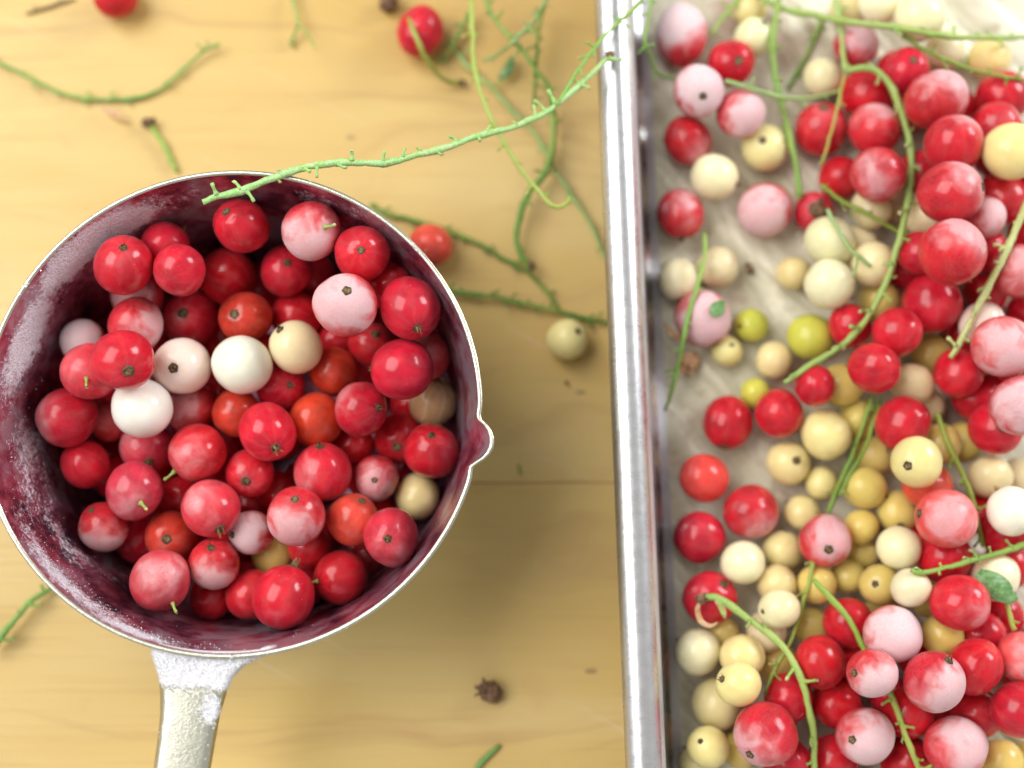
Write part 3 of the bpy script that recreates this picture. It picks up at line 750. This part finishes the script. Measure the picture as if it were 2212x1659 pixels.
# let everything sink along its sight line until it rests on something
for sweep in range(2):
    for i in np.argsort(P[:, 2]):
        if PL[i] == 2: continue
        dirn = RD[i] if i < NV else np.array((0, 0, -1.0))
        for step in range(40):
            q = P[i] + dirn * 0.00025
            m = (PL == PL[i]); m[i] = False
            if (np.linalg.norm(P[m] - q, axis=1) < (Rr[m] + Rr[i]) * 0.985 - 0.00008).any(): break
            if q[2] < (0.0011 if PL[i] == 0 else TFLOOR) + Rr[i]: break
            if PL[i] == 0:
                h = q - cc
                if math.hypot(h[0], h[1] / SQ) > wall_r(h[2]) - Rr[i] * 1.01 + 0.0003: break
            P[i] = q
print("berries", NV, "filled", len(FILL))

def berry_mesh(k):
    rnd = random.Random(100 + k); NU, NW = 40, 26; vs = []
    ph = [rnd.uniform(0, 6.28) for _ in range(6)]; am = [rnd.uniform(.008, .026) for _ in range(3)]; fl = rnd.uniform(.91, 1.05)
    vs.append(Vector((0, 0, 0.955 * fl)))
    for i in range(1, NW):
        a = math.pi * i / NW
        for j in range(NU):
            b = 2 * math.pi * j / NU
            r = 1 + am[0] * math.sin(2 * b + ph[0]) * math.sin(a) + am[1] * math.sin(3 * b + ph[1] + 2 * a) * math.sin(a) + am[2] * math.cos(3 * a + ph[2]) + .004 * math.sin(10 * b + ph[3]) * math.sin(a)
            r *= 1 - 0.045 * math.exp(-(a / 0.24) ** 2) - 0.03 * math.exp(-((math.pi - a) / 0.25) ** 2)
            vs.append(Vector((r * math.sin(a) * math.cos(b), r * math.sin(a) * math.sin(b), r * math.cos(a) * fl)))
    vs.append(Vector((0, 0, -0.97 * fl))); fs = []
    for j in range(NU): fs.append((0, 1 + j, 1 + (j + 1) % NU)); fs.append((len(vs) - 1, 1 + (NW - 2) * NU + (j + 1) % NU, 1 + (NW - 2) * NU + j))
    for i in range(NW - 2):
        for j in range(NU): fs.append((1 + i * NU + j, 1 + (i + 1) * NU + j, 1 + (i + 1) * NU + (j + 1) % NU, 1 + i * NU + (j + 1) % NU))
    return mesh("currant", vs, fs), 0.955 * fl
VAR = [berry_mesh(k) for k in range(7)]
MESH_R = []; MESH_W = []
for me, top in VAR:
    a = me.copy(); a.materials.append(MAT_RED); MESH_R.append((a, top)); b = me.copy(); b.materials.append(MAT_WHITE); MESH_W.append((b, top))
def calyx_mesh(k):
    rnd = random.Random(k); n = 18; vs = []; fs = []
    prof = [(0.0, .036), (.05, .030), (.10, .040), (.14, .062), (.17, .058), (.20, .020), (.215, -.03)]
    for r, z in prof:
        for j in range(n):
            a = 2 * math.pi * j / n; w = 1 + .10 * math.sin(5 * a + k) * (r > .1) + rnd.uniform(-.05, .05)
            vs.append(Vector((r * w * math.cos(a), r * w * math.sin(a), z + rnd.uniform(-.008, .008))))
    fs = grid_faces(len(prof), n, True)
    if k % 2:                                     # withered sepals standing out of the ring
        for s in range(5):
            a = 2 * math.pi * s / 5 + rnd.uniform(-.3, .3); L = rnd.uniform(.14, .36); lean = rnd.uniform(-.12, .16); b = len(vs)
            for q in range(4):
                t = q / 3; w = .055 * (1 - t * .75)
                c = Vector((math.cos(a), math.sin(a), 0)) * (.13 + lean * t); c.z = .02 + L * t + .03 * math.sin(3 * t)
                tn = Vector((-math.sin(a), math.cos(a), 0)); vs += [c + tn * w, c - tn * w]
            for q in range(3): fs.append((b + 2 * q, b + 2 * q + 1, b + 2 * q + 3, b + 2 * q + 2))
    me = mesh("calyx", vs, fs); me.materials.append(MAT_CALYX); me.materials.append(MAT_CALYXRIM)
    for p in me.polygons:
        if math.hypot(p.center.x, p.center.y) > .105 and p.center.z < .075: p.material_index = 1
    return me
CALYX = [calyx_mesh(k) for k in range(6)]
def tube(pts, rad, nseg=8, tip=True):
    pts = [Vector(p) for p in pts]; n = len(pts); vs = []; up = Vector((0.13, 0.21, 1)).normalized()
    for i, p in enumerate(pts):
        t = (pts[min(i + 1, n - 1)] - pts[max(i - 1, 0)]).normalized()
        a = t.cross(up); a = a.normalized() if a.length > 1e-4 else Vector((1, 0, 0)); b = t.cross(a)
        r = rad[i] if hasattr(rad, '__len__') else rad
        for j in range(nseg):
            th = 2 * math.pi * j / nseg; vs.append(p + a * r * math.cos(th) + b * r * math.sin(th))
    fs = grid_faces(n, nseg, True); fs.append(tuple(range(nseg - 1, -1, -1))); fs.append(tuple((n - 1) * nseg + j for j in range(nseg)))
    return vs, fs
def pedicel_mesh(k):                              # unit: base at origin, grows along +Z, 1 long
    rnd = random.Random(50 + k); bend = rnd.uniform(-.35, .35); pts = []; rad = []
    for i in range(6):
        t = i / 5; pts.append((bend * t * t, .15 * math.sin(3 * t + k) * t, t)); rad.append((.26, .15, .115, .105, .15, .13)[i])
    vs, fs = tube(pts, rad, 6); me = mesh("pedicel", vs, fs); me.materials.append(MAT_STEM); me.materials.append(MAT_TIP)
    for p in me.polygons:
        if p.center.z > .93: p.material_index = 1
    return me
PED = [pedicel_mesh(k) for k in range(5)]

def make_berry(i, k, frost, fdir, cal, stalk, stretch, label, group, place):
    tint, words, white = KIND[k]
    me, top = (MESH_W if white else MESH_R)[(i * 5 + 3) % 7]
    o = bpy.data.objects.new("white_currant" if white else "red_currant", me); COL.objects.link(o)
    p = Vector(P[i]); r = float(Rr[i]); o.location = p
    pole = cal if cal is not None else (stalk if stalk is not None else Vector((random.gauss(0, 1), random.gauss(0, 1), -abs(random.gauss(0.7, .5)))).normalized())
    if cal is None and stalk is not None: pole = (-stalk + Vector((.3, .2, -.3))).normalized()
    q = pole.to_track_quat('Z', 'Y') @ Quaternion((0, 0, 1), random.uniform(0, 6.28))
    o.rotation_mode = 'QUATERNION'; o.rotation_quaternion = q
    sc = Vector((r * random.uniform(.965, 1.03), r * random.uniform(.965, 1.03), r))
    if stretch:                                    # longer along an image angle: build it into own mesh
        ax = Vector((math.cos(math.radians(stretch[1])), math.sin(math.radians(stretch[1])), 0)); lx = q.inverted() @ ax
        me = me.copy(); o.data = me
        for v in me.vertices: v.co = v.co + lx * v.co.dot(lx) * (stretch[0] - 1)
    o.scale = sc
    j = lambda: random.uniform(-1, 1)
    g = 1 + .10 * j(); w_ = .05 if white else .16
    o["tint"] = [min(1, tint[0] * g), min(1, tint[1] * g * (1 + w_ * j())), min(1, tint[2] * g * (1 + 1.6 * w_ * j()))]
    o["vein"] = {'U': .16, 'Z': .10, 'Q': .05, 'W': .02, 'K': .012}.get(k, .016)
    o["frost"] = float(frost); fl = q.inverted() @ fdir; o["frost_dir"] = [fl.x, fl.y, fl.z]; o["seed"] = random.uniform(0, 40)
    o["label"] = label; o["category"] = "currant"; o["group"] = group
    if "buried" in group: return o
    c = bpy.data.objects.new("calyx", CALYX[(i * 7) % 6]); COL.objects.link(c); c.parent = o
    c.location = (0, 0, top - 0.012); s = random.uniform(.72, 1.0) * (1.0 if not white else .92); c.scale = (s, s, s)
    if stalk is not None:
        st = bpy.data.objects.new("stalk", PED[i % 5]); COL.objects.link(st); st.parent = o; ls = q.inverted() @ stalk
        st.rotation_mode = 'QUATERNION'; st.location = ls * .97
        st.rotation_quaternion = (ls * .6 + (q.inverted() @ Vector((stalk.x, stalk.y, .15))).normalized()).to_track_quat('Z', 'Y')
        st.scale = (.42, .42, .46); st["tint"] = [.30, .42, .09]; st["frost"] = 0.1
    return o
GRP = {'cup': "currants in the measuring cup", 'tray': "currants on the baking tray", 'board': "stray currants on the board"}
PLACE_WORD = {'cup': " in the cup", 'tray': " in the tray", 'board': ""}
for i, b in enumerate(B):
    words = KIND[b['k']][1]
    if b['f'] >= 0.45 and 'frost' not in b['lab']: words = "frosted " + words
    lab = words + ", " + b['lab']
    if b['place'] == 'cup' and 'cup' not in lab and len(lab.split()) < 14: lab += ", in the cup"
    if b['place'] == 'tray' and 'tray' not in lab and len(lab.split()) < 14: lab += ", in the tray"
    cal = None if b['c'] is None or b['c'][0] < 1 else img_dir((b['c'][0] - b['u']) / b['r'], (b['c'][1] - b['v']) / b['r'])
    st = None if b['s'] is None else img_dir((b['s'][0] - b['u']) / b['r'], (b['s'][1] - b['v']) / b['r'])
    fd = img_dir(*b['d']) if b['d'] else Vector((0, 0, 1))
    make_berry(i, b['k'], b['f'], fd, cal, st, b['e'], lab, GRP[b['place']], b['place'])
for n, pl in enumerate(FILL):
    i = NV + n; near = np.argmin(np.linalg.norm(P[:NV] - P[i], axis=1)); k = B[near]['k']
    if pl == 0: k = 'R'
    k = {'Z': 'Y', 'W': 'Y', 'Q': 'R', 'U': 'R', 'K': 'R', 'P': 'R', 'C': 'R'}.get(k, k)
    w = KIND[k][1]
    lab = w + (" buried deep under the others in the measuring cup" if pl == 0 else " buried at the bottom of the heap in the tray")
    make_berry(i, k, 0.04, Vector((0, 0, 1)), None, None, None, lab, "%ss buried %s" % (w, "in the cup" if pl == 0 else "in the tray heap"), 'cup' if pl == 0 else 'tray')

# ------------------------------------------------------------------ stems
def catmull(pts, step):
    pts = [np.array(p, float) for p in pts]; pts = [2 * pts[0] - pts[1]] + pts + [2 * pts[-1] - pts[-2]]; out = []
    for i in range(1, len(pts) - 2):
        a, b, c, d = pts[i - 1:i + 3]; n = max(2, int(np.linalg.norm(c[:2] - b[:2]) / step))
        for k in range(n):
            t = k / n; out.append(.5 * (2 * b + (c - a) * t + (2 * a - 5 * b + 4 * c - d) * t * t + (3 * b - a - 3 * c + d) * t ** 3))
    out.append(pts[-2]); return out
def drape(u, v, r, zmax, floor):                  # lowest height on this sight line that clears the berries
    d = np.array(ray(u, v).normalized()[:]); best = floor + r
    m = (PL == 1) & (P[:, 2] < zmax)
    oc = CA - P[m]; bq = (oc * d).sum(1); RR = Rr[m] + r; disc = bq * bq - ((oc * oc).sum(1) - RR * RR)
    ok = disc > 0
    if ok.any():
        t = (-bq[ok] - np.sqrt(disc[ok])).min(); best = max(best, float(CAM.z + d[2] * t))
    return best
GREEN = (0.13, 0.30, 0.035); DARK = (0.07, 0.20, 0.02); LIME = (0.33, 0.43, 0.05); PALE = (0.26, 0.54, 0.12); OLIVE = (0.30, 0.33, 0.06); BROWN = (0.20, 0.13, 0.07)
def stem(label, pts, rad, tint, frost=0.0, z=None, mode='z', zmax=9, peds=None, group="currant stems on the board", tip=None, branch=None, pl=1.0):
    tint = tuple(min(1, c * 0.95) for c in tint)
    sp = catmull([(p[0], p[1], (z if not hasattr(z, '__len__') else np.interp(i, np.linspace(0, len(pts) - 1, len(z)), z)) if mode == 'z' else 0) for i, p in enumerate(pts)], 9)
    n = len(sp); rnd = random.Random(int(pts[0][0] * 7 + pts[0][1]))
    rr = [rad * (1.0 + .22 * math.sin(k * .55 + pts[0][0]) * rnd.random()) * np.interp(k / n, [0, .06, .5, .93, 1], [.85, 1.05, 1.0, .85, .62]) for k in range(n)]
    if mode == 'drape':
        zz = np.array([drape(s[0], s[1], rr[k] * 1.05, zmax, TFLOOR) for k, s in enumerate(sp)])
        w = 9; env = np.array([zz[max(0, k - w):k + w + 1].max() for k in range(n)])
        zs = np.array([env[max(0, k - w):k + w + 1].mean() for k in range(n)])
    else: zs = np.array([s[2] for s in sp])
    kx = 0.0; ks = []
    for k in range(n):
        kx = kx * .86 + rnd.gauss(0, .55); ks.append(kx)
    sp = [np.array((q[0] + ks[k], q[1] + ks[-k - 1], q[2])) for k, q in enumerate(sp)]
    W = [at(s[0], s[1], zs[k]) + Vector((rnd.gauss(0, 1), rnd.gauss(0, 1), rnd.gauss(0, .6))) * 0.00004 for k, s in enumerate(sp)]
    org = W[0].copy(); vs, fs = tube([p - org for p in W], rr, 9)
    o = obj("currant_stem", mesh("currant_stem", vs, fs), MAT_STEM); o.location = org
    o["tint"] = list(tint); o["frost"] = float(frost); o["label"] = label; o["category"] = "stem"; o["group"] = group
    if branch:
        for bp in branch:
            k0 = min(range(n), key=lambda k: (sp[k][0] - bp[0][0]) ** 2 + (sp[k][1] - bp[0][1]) ** 2)
            bs = catmull([bp[0]] + bp[1:], 7); L = len(bs)
            Wb = [at(s[0], s[1], zs[k0] + 0.0006 * j) for j, s in enumerate(bs)]; Wb[0] = W[k0]
            vs, fs = tube([p - org for p in Wb], [rad * .72 * (1 - .35 * j / L) for j in range(L)], 8)
            bo = obj("side_branch", mesh("side_branch", vs, fs), MAT_STEM, o); bo["tint"] = list(tint); bo["frost"] = float(frost)
    length = sum((W[k + 1] - W[k]).length for k in range(n - 1))
    cnt = peds if peds is not None else int(length / 0.0034)
    for q in range(cnt):
        k = int((q + rnd.uniform(-.2, 1.1)) / max(cnt, 1) * (n - 2)) + 1; k = min(max(k, 1), n - 2)
        t = (W[k + 1] - W[k - 1]).normalized(); side = rnd.choice((-1, 1)) if rnd.random() < .35 else (-1) ** q; lat = Vector((-t.y, t.x, 0)).normalized() * side
        d = (lat + t * rnd.uniform(-.1, .75) + Vector((0, 0, rnd.uniform(-.1, .7)))).normalized()
        pd = bpy.data.objects.new("pedicel", PED[(q + n) % 5]); COL.objects.link(pd); pd.parent = o
        pd.location = W[k] - org + d * rr[k] * .6; pd.rotation_mode = 'QUATERNION'; pd.rotation_quaternion = d.to_track_quat('Z', 'Y')
        s = (rnd.uniform(.0005, .0012) if rnd.random() < .4 else rnd.uniform(.0012, .0026)) * pl; th = max(.0022, rad * 4.3) * rnd.uniform(.8, 1.0) * min(1, pl + .2); pd.scale = (th, th, s)
        pd["tint"] = [min(1, c * rnd.uniform(.9, 1.25)) for c in tint]; pd["frost"] = float(frost) * .6
    if tip is not None:
        dv, fv = dried_shape(int(pts[0][0])); dp = W[0] if tip[0] == 0 else W[-1]
        do = obj("dried_flower_end", mesh("dried_flower_end", [v * tip[1] for v in dv], fv), MAT_DRY, o); do.location = dp - org
    return o
def dried_shape(seed):
    rnd = random.Random(seed); vs = []; fs = []; n = 12; prof = [(0.0, -.8), (.55, -.6), (.85, 0), (.75, .45), (.45, .7), (.5, .95), (.3, 1.0), (.2, .6), (0.0, .5)]
    for r, z in prof:
        for j in range(n):
            a = 6.283 * j / n; w = 1 + .22 * math.sin(5 * a + seed) * (z > .3) + rnd.uniform(-.13, .13); vs.append(Vector((r * w * math.cos(a), r * w * math.sin(a), z + rnd.uniform(-.1, .1))))
    fs = grid_faces(len(prof), n, True)
    for s in range(5):
        a = 6.283 * s / 5 + rnd.uniform(-.4, .4); b = len(vs); L = rnd.uniform(.3, .9)
        for q in range(4):
            t = q / 3; c = Vector((math.cos(a), math.sin(a), 0)) * (.45 + .5 * t * L) + Vector((0, 0, .85 + .4 * math.sin(2 * t))); tn = Vector((-math.sin(a), math.cos(a), .2)) * (.22 * (1 - .7 * t)); vs += [c + tn, c - tn]
        for q in range(3): fs.append((b + 2 * q, b + 2 * q + 1, b + 2 * q + 3, b + 2 * q + 2))
    rot = Quaternion((rnd.gauss(0, 1), rnd.gauss(0, 1), .3), rnd.uniform(.6, 1.4)); return [rot @ v for v in vs], fs

mm = 0.001
stem("long frosty green stem lying from the cup rim across to the tray rim",
     [(437, 437), (470, 425), (520, 412), (580, 391), (655, 363), (720, 353), (800, 353), (845, 349), (900, 336), (960, 321), (1010, 303), (1080, 284), (1140, 261), (1190, 236), (1240, 196), (1300, 138), (1318, 118)],
     .72 * mm, PALE, .5, [.0465, .0463, .0461, .0461, .0460, .0450, .0435, .042, .040, .038, .036, .0345, .033, .0315, .0303, .0290, .0285], tip=(1, .0012), peds=24, pl=1.25)
stem("thin bright stem crossing the tray rim at the photo's top and joining the frosty one",
     [(1400, -20), (1372, 15), (1340, 45), (1310, 75), (1270, 125), (1240, 165), (1218, 200), (1200, 228)], .42 * mm, (.17, .42, .06), .1, [.030, .0285, .0280, .0288, .030, .0305, .031, .0318], peds=8)
stem("long yellow-green stem hanging down from the top edge with hooked pale tip",
     [(1016, -20), (1020, 60), (1023, 130), (1033, 190), (1045, 225), (1062, 260), (1080, 292), (1105, 335), (1130, 375), (1165, 415), (1185, 440), (1205, 447), (1225, 438), (1231, 423)],
     .52 * mm, LIME, .1, [.016, .020, .022, .022, .021, .021, .022, .022, .022], peds=12)
stem("thick dark green stem curving down between cup and tray to a brown tip",
     [(1195, 240), (1195, 300), (1190, 340), (1175, 375), (1150, 405), (1130, 440), (1120, 480), (1116, 520), (1128, 555), (1148, 577)], .80 * mm, (.13, .28, .03), .02,
     [.0055, .005, .005, .0045, .0045, .0042, .0042, .0042], peds=5, tip=(1, .0011), pl=.8)
stem("green stem slanting from the top edge into the tangle left of the tray",
     [(1043, -20), (1060, 25), (1090, 70), (1112, 90), (1140, 125), (1160, 152), (1180, 182), (1190, 208), (1194, 238)], .55 * mm, GREEN, .08, [.010, .012, .012, .011, .009, .007], peds=10)
stem("greyish green stem crossing the slanting one near the top edge",
     [(1190, -20), (1150, 50), (1110, 88), (1080, 115), (1045, 131)], .48 * mm, (.20, .36, .12), .25, [.012, .014, .0138, .010, .006], peds=7)
stem("straight dark green stem, thinnest upright one in the tangle",
     [(1176, 10), (1165, 60), (1158, 130), (1155, 190), (1153, 236)], .42 * mm, DARK, 0, [.007, .0075, .008, .006, .005], peds=9)
stem("long pale green stem slanting from the tangle down behind the tray rim",
     [(985, 110), (1010, 140), (1060, 187), (1105, 236), (1140, 272), (1170, 312), (1188, 348), (1212, 388), (1242, 432), (1277, 492), (1312, 572)], .50 * mm, (.22, .40, .11), .2,
     [.0015, .0022, .003, .0028, .002, .0016], peds=12)
stem("dark thorny stem passing behind the coral berry outside the cup",
     [(800, 440), (835, 461), (890, 475), (950, 492), (1030, 525), (1080, 555), (1110, 572), (1145, 592), (1178, 627), (1205, 667)], .55 * mm, DARK, 0, [.0012, .0012, .0010, .0010, .0010], peds=18, pl=.95)
stem("dark thorny stem running from the cup's right rim to the tray rim",
     [(940, 622), (980, 631), (1050, 641), (1110, 651), (1170, 664), (1220, 676), (1270, 690), (1330, 700)], .52 * mm, (.06, .19, .02), 0, [.0026, .0024, .0022, .002, .0018], peds=20, pl=.95)
stem("curved green stem like a smile at the upper left of the board",
     [(-30, 122), (0, 137), (35, 152), (100, 185), (165, 208), (230, 215), (290, 212), (340, 195), (375, 168), (410, 135), (440, 110), (475, 95)], .48 * mm, (.13, .32, .05), .1, [.0015, .0012, .001, .001, .0016, .003], peds=16, pl=.85)
stem("short bright stem with a brown flower end going behind the cup",
     [(318, 268), (330, 280), (348, 305), (366, 338), (384, 372)], .62 * mm, (.22, .42, .04), .05, [.0016, .0014, .001], peds=1, tip=(0, .0016))
stem("small forked green stem at the top edge left of the red berry",
     [(630, -20), (640, 25), (645, 50), (638, 75), (629, 100)], .42 * mm, (.15, .32, .06), .1, [.002, .003, .0035, .002, .001], peds=2, branch=[[(645, 52), (660, 68), (682, 104)]])
stem("olive flower stalk curling over the red berry on the board",
     [(884, 40), (895, 68), (905, 92), (916, 118), (940, 155), (970, 178), (1000, 178)], .55 * mm, OLIVE, 0, [.0100, .0114, .0116, .010, .006, .0025, .0016], peds=0, tip=(1, .0009))
stem("leafy dark green sprig right of the red berry on the board",
     [(1022, 15), (1000, 55), (982, 85), (968, 115), (940, 136)], .55 * mm, (.10, .22, .03), 0, [.004, .0035, .003, .0022, .0012], peds=10, pl=1.2)
stem("green stem at the left edge below the cup",
     [(-20, 1408), (0, 1378), (38, 1332), (70, 1296), (112, 1268)], .68 * mm, (.16, .36, .05), .08, [.003, .0035, .0035, .003, .002], peds=5, pl=1.2)
stem("snippet of green stem cut by the photo's bottom edge",
     [(1024, 1672), (1040, 1645), (1062, 1624), (1079, 1610)], .62 * mm, (.14, .32, .06), .05, .0007, peds=0)
stem("tiny green fleck on the bare board right of the spout", [(1120, 1003), (1122, 1014), (1125, 1026)], .28 * mm, (.20, .34, .03), 0, .0004, peds=0)
stem("dried grey-brown twig at the top left corner of the board", [(55, 28), (85, 20), (110, 13), (160, -4)], .32 * mm, BROWN, 0, .0006, peds=3, pl=.6)
TG = "currant stems lying on the tray berries"
D = dict(mode='drape', group=TG)
stem("long horizontal stem across the top of the tray to the right edge",
     [(1636, -10), (1697, 19), (1774, 33), (1820, 43), (1901, 54), (1973, 66), (2058, 79), (2165, 82), (2235, 78)], .72 * mm, (.25, .43, .07), .12, peds=15, **D)
stem("upright pale stem crossing the horizontal one at the tray top",
     [(1802, -12), (1810, 30), (1815, 60), (1820, 106), (1827, 157)], .66 * mm, (.32, .50, .12), .2, peds=4, **D)
stem("thin yellow twig hanging below the upright pale stem", [(1827, 160), (1816, 205), (1800, 272), (1785, 325), (1774, 360)], .34 * mm, (.45, .40, .08), 0, peds=2, **D)
stem("big arching green stem sweeping down the middle of the tray",
     [(1829, 151), (1867, 147), (1901, 158), (1931, 200), (1952, 255), (1965, 306), (1969, 361), (1963, 417), (1952, 489), (1935, 553), (1901, 638), (1867, 697), (1820, 745), (1760, 782), (1692, 826)],
     .80 * mm, (.27, .40, .08), .12, peds=20, pl=1.1, **D)
stem("curved stem from the whitish pink berry to the upright stem", [(1566, 174), (1633, 196), (1689, 210), (1740, 213), (1800, 201), (1818, 190)], .52 * mm, (.20, .36, .10), .2, peds=4, **D)
stem("thick upright green stem ending at the torn red berry",
     [(1686, -10), (1671, 77), (1674, 162), (1689, 225), (1706, 298), (1720, 362), (1731, 428)], .75 * mm, (.17, .34, .03), .08, peds=6, zmax=.012, **D)
stem("slanting green stem left of the upright pale one at the tray top", [(1778, 36), (1748, 111), (1722, 158), (1700, 193)], .52 * mm, (.14, .32, .04), .05, peds=4, **D)
stem("thin green stem beside the tray rim at the very top", [(1410, -10), (1395, 85), (1404, 118), (1421, 160), (1458, 172)], .42 * mm, (.16, .36, .06), .1, z=[.024, .0235, .020, .014, .008], peds=6, group=TG)
stem("short green twig right of the long oval berry at the tray top", [(1600, -10), (1565, 32), (1536, 76)], .45 * mm, (.20, .40, .06), .15, peds=4, **D)
stem("slender green stem running down beside the tray rim",
     [(1523, 506), (1524, 535), (1521, 565), (1502, 629), (1482, 697), (1470, 760), (1455, 830), (1437, 886)], .50 * mm, (.19, .38, .05), .06, peds=9, **D)
stem("forked greyish green twig over the two touching pale berries", [(1786, 451), (1808, 493), (1837, 538), (1858, 556), (1881, 575)], .48 * mm, (.17, .36, .12), .25, peds=0, branch=[[(1852, 552), (1850, 575), (1841, 597)]], **D)
stem("dull green twig below the dark glossy berry, behind the arching stem", [(1774, 400), (1825, 438), (1867, 459), (1927, 493), (1960, 515), (2000, 535)], .50 * mm, (.17, .27, .03), 0, peds=6, zmax=.014, **D)
stem("pale straight stem at the right edge, lit along one side",
     [(2225, 425), (2195, 490), (2165, 560), (2140, 610), (2102, 682), (2068, 750), (2052, 772)], .80 * mm, (.46, .47, .14), .35, peds=10, pl=1.15, **D)
stem("thin dark twig under the horizontal stem at the tray's upper right", [(1948, 72), (1995, 106), (2058, 136), (2122, 158), (2215, 176)], .42 * mm, (.13, .28, .03), 0, peds=9, **D)
stem("curved green stem with curled dry end at the tray's lower left",
     [(1512, 1296), (1540, 1291), (1574, 1306), (1621, 1341), (1672, 1379), (1706, 1417), (1731, 1464), (1746, 1519), (1757, 1575), (1760, 1634), (1762, 1680)], .82 * mm, (.26, .42, .07), .15, peds=7, pl=1.2, tip=(0, .0014), **D)
stem("left one of the twin dark green stems in mid tray", [(1884, 858), (1868, 910), (1840, 990), (1812, 1050), (1789, 1112)], .55 * mm, (.14, .28, .02), 0, peds=4, zmax=.013, **D)
stem("right one of the twin dark green stems in mid tray", [(1902, 862), (1884, 925), (1860, 985), (1834, 1030), (1814, 1070)], .42 * mm, (.16, .30, .03), 0, peds=2, zmax=.013, **D)
stem("straight green stem running to the white berry with red patches", [(1757, 1250), (1795, 1294), (1833, 1337), (1862, 1392), (1876, 1430)], .68 * mm, (.20, .36, .03), .03, peds=1, zmax=.020, **D)
stem("yellowish stem emerging below the white berry with red patches", [(1915, 1475), (1927, 1502), (1948, 1562), (1969, 1621), (1986, 1672)], .66 * mm, (.30, .36, .06), .05, peds=8, zmax=.020, **D)
stem("thin olive stem hanging below the pinkish berry among yellow ones", [(1760, 1205), (1744, 1269), (1731, 1315), (1706, 1392), (1680, 1434), (1652, 1500)], .48 * mm, (.25, .31, .04), 0, peds=5, zmax=.014, **D)
stem("green stem reaching in from the right edge toward two pale berries", [(2230, 1172), (2169, 1192), (2105, 1210), (2046, 1225), (1992, 1238), (1968, 1230)], .62 * mm, (.24, .40, .06), .08, peds=9, **D)
stem("olive stem right of the brightest yellow berry", [(2026, 892), (2046, 954), (2071, 1005), (2097, 1069), (2114, 1137), (2124, 1182)], .58 * mm, (.22, .31, .03), 0, peds=6, zmax=.017, **D)
stem("short yellowish stem below the berry with the torn leaf", [(2172, 1290), (2182, 1330), (2192, 1362)], .55 * mm, (.36, .34, .06), 0, peds=1, **D)

# ------------------------------------------------------------------ dried bits and leaf scraps
def scrap(name, label, cat, u, v, z, size, seed, mat, flat=1.0, group=None):
    vs, fs = dried_shape(seed); p = at(u, v, z)
    o = obj(name, mesh(name, [Vector((a.x, a.y, a.z * flat)) * size for a in vs], fs), mat); o.location = p
    o["label"] = label; o["category"] = cat
    if group: o["group"] = group
scrap("dried_flower_end", "brown dried flower end lying alone on the board below the spout", "dried flower", 1063, 1497, .0026, .0030, 5, MAT_DRY)
scrap("dried_flower_end", "brown dried flower end cut by the top edge, left of the red berry", "dried flower", 838, 8, .0024, .0026, 9, MAT_DRY)
scrap("dried_flower_end", "papery brown bit under the stem beside the tray rim", "dried flower", 1490, 778, .0040, .0030, 12, MAT_PETAL, .6)
scrap("dried_flower_end", "dark brown bit on the torn red berry at the thick stem's foot", "dried flower", 1762, 452, .0125, .0022, 17, MAT_DRY, .7)
def petal(name, label, cat, pts, width, mat, z0, curl):
    vs, fs = [], []; sp = catmull([(a, b, 0) for a, b in pts], 4); n = len(sp)
    for k, s in enumerate(sp):
        t = k / (n - 1); p = at(s[0], s[1], z0 + curl * math.sin(t * 3.1)); q = at(*sp[min(k + 1, n - 1)][:2], z0) - at(*sp[max(k - 1, 0)][:2], z0)
        lat = Vector((-q.y, q.x, 0)).normalized() * width * math.sin(math.pi * (0.12 + .80 * t)) 
        for s_, dz in ((-1, .0004), (0, 0), (1, .0004)): vs.append(p + lat * s_ + Vector((0, 0, dz)))
    me = mesh(name, vs, grid_faces(n, 3)); o = obj(name, me, mat); m = o.modifiers.new("t", 'SOLIDIFY'); m.thickness = .00018
    o["label"] = label; o["category"] = cat
zz = lambda u, v: drape(u, v, .0004, 9, TFLOOR)
petal("leaf_scrap", "torn green leaf stuck on a white berry at the right edge", "leaf", [(2112, 1236), (2130, 1252), (2152, 1268), (2180, 1288), (2196, 1286)], .0026, MAT_LEAF, zz(2150, 1262) + .0003, .0006)
petal("leaf_scrap", "small grey-green leaf scrap on the squashed red berry by the rim", "leaf", [(1536, 682), (1546, 672), (1556, 660), (1562, 650)], .0017, MAT_LEAF, zz(1550, 668) + .0003, .0002)
petal("leaf_scrap", "narrow green leaf scrap on the board inside the stem tangle", "leaf", [(1078, 172), (1092, 160), (1102, 142), (1106, 122)], .0012, MAT_LEAF, .0016, .001)
petal("dried_petal", "pale bract beside the brown flower end at upper left", "petal", [(222, 232), (240, 244), (262, 256), (278, 264)], .0008, MAT_PETAL, .0012, .0006)
petal("dried_petal", "cream curl at the dry end of the curved tray stem", "petal", [(1512, 1298), (1506, 1318), (1514, 1342), (1534, 1352), (1550, 1344)], .0006, MAT_PETAL, zz(1530, 1300) + .001, -.001)
petal("dried_petal", "straight cream bract beside the cream curl on the tray stem", "petal", [(1545, 1298), (1558, 1312), (1566, 1336)], .0007, MAT_PETAL, zz(1545, 1300) + .001, -.0005)
petal("dried_petal", "thin brown bract by the tray rim near the squashed berry", "petal", [(1434, 700), (1446, 716), (1462, 728), (1482, 732)], .0008, MAT_PETAL, .006, .001)
petal("seed", "loose brown seed on the bare tray between pale berries", "seed", [(1612, 568), (1618, 580), (1624, 592)], .0009, MAT_DRY, .0028, .0004)
petal("seed", "tiny dark speck on the board beside the pale berry", "seed", [(1221, 824), (1224, 828), (1227, 831)], .0004, MAT_DRY, .0006, .0002)
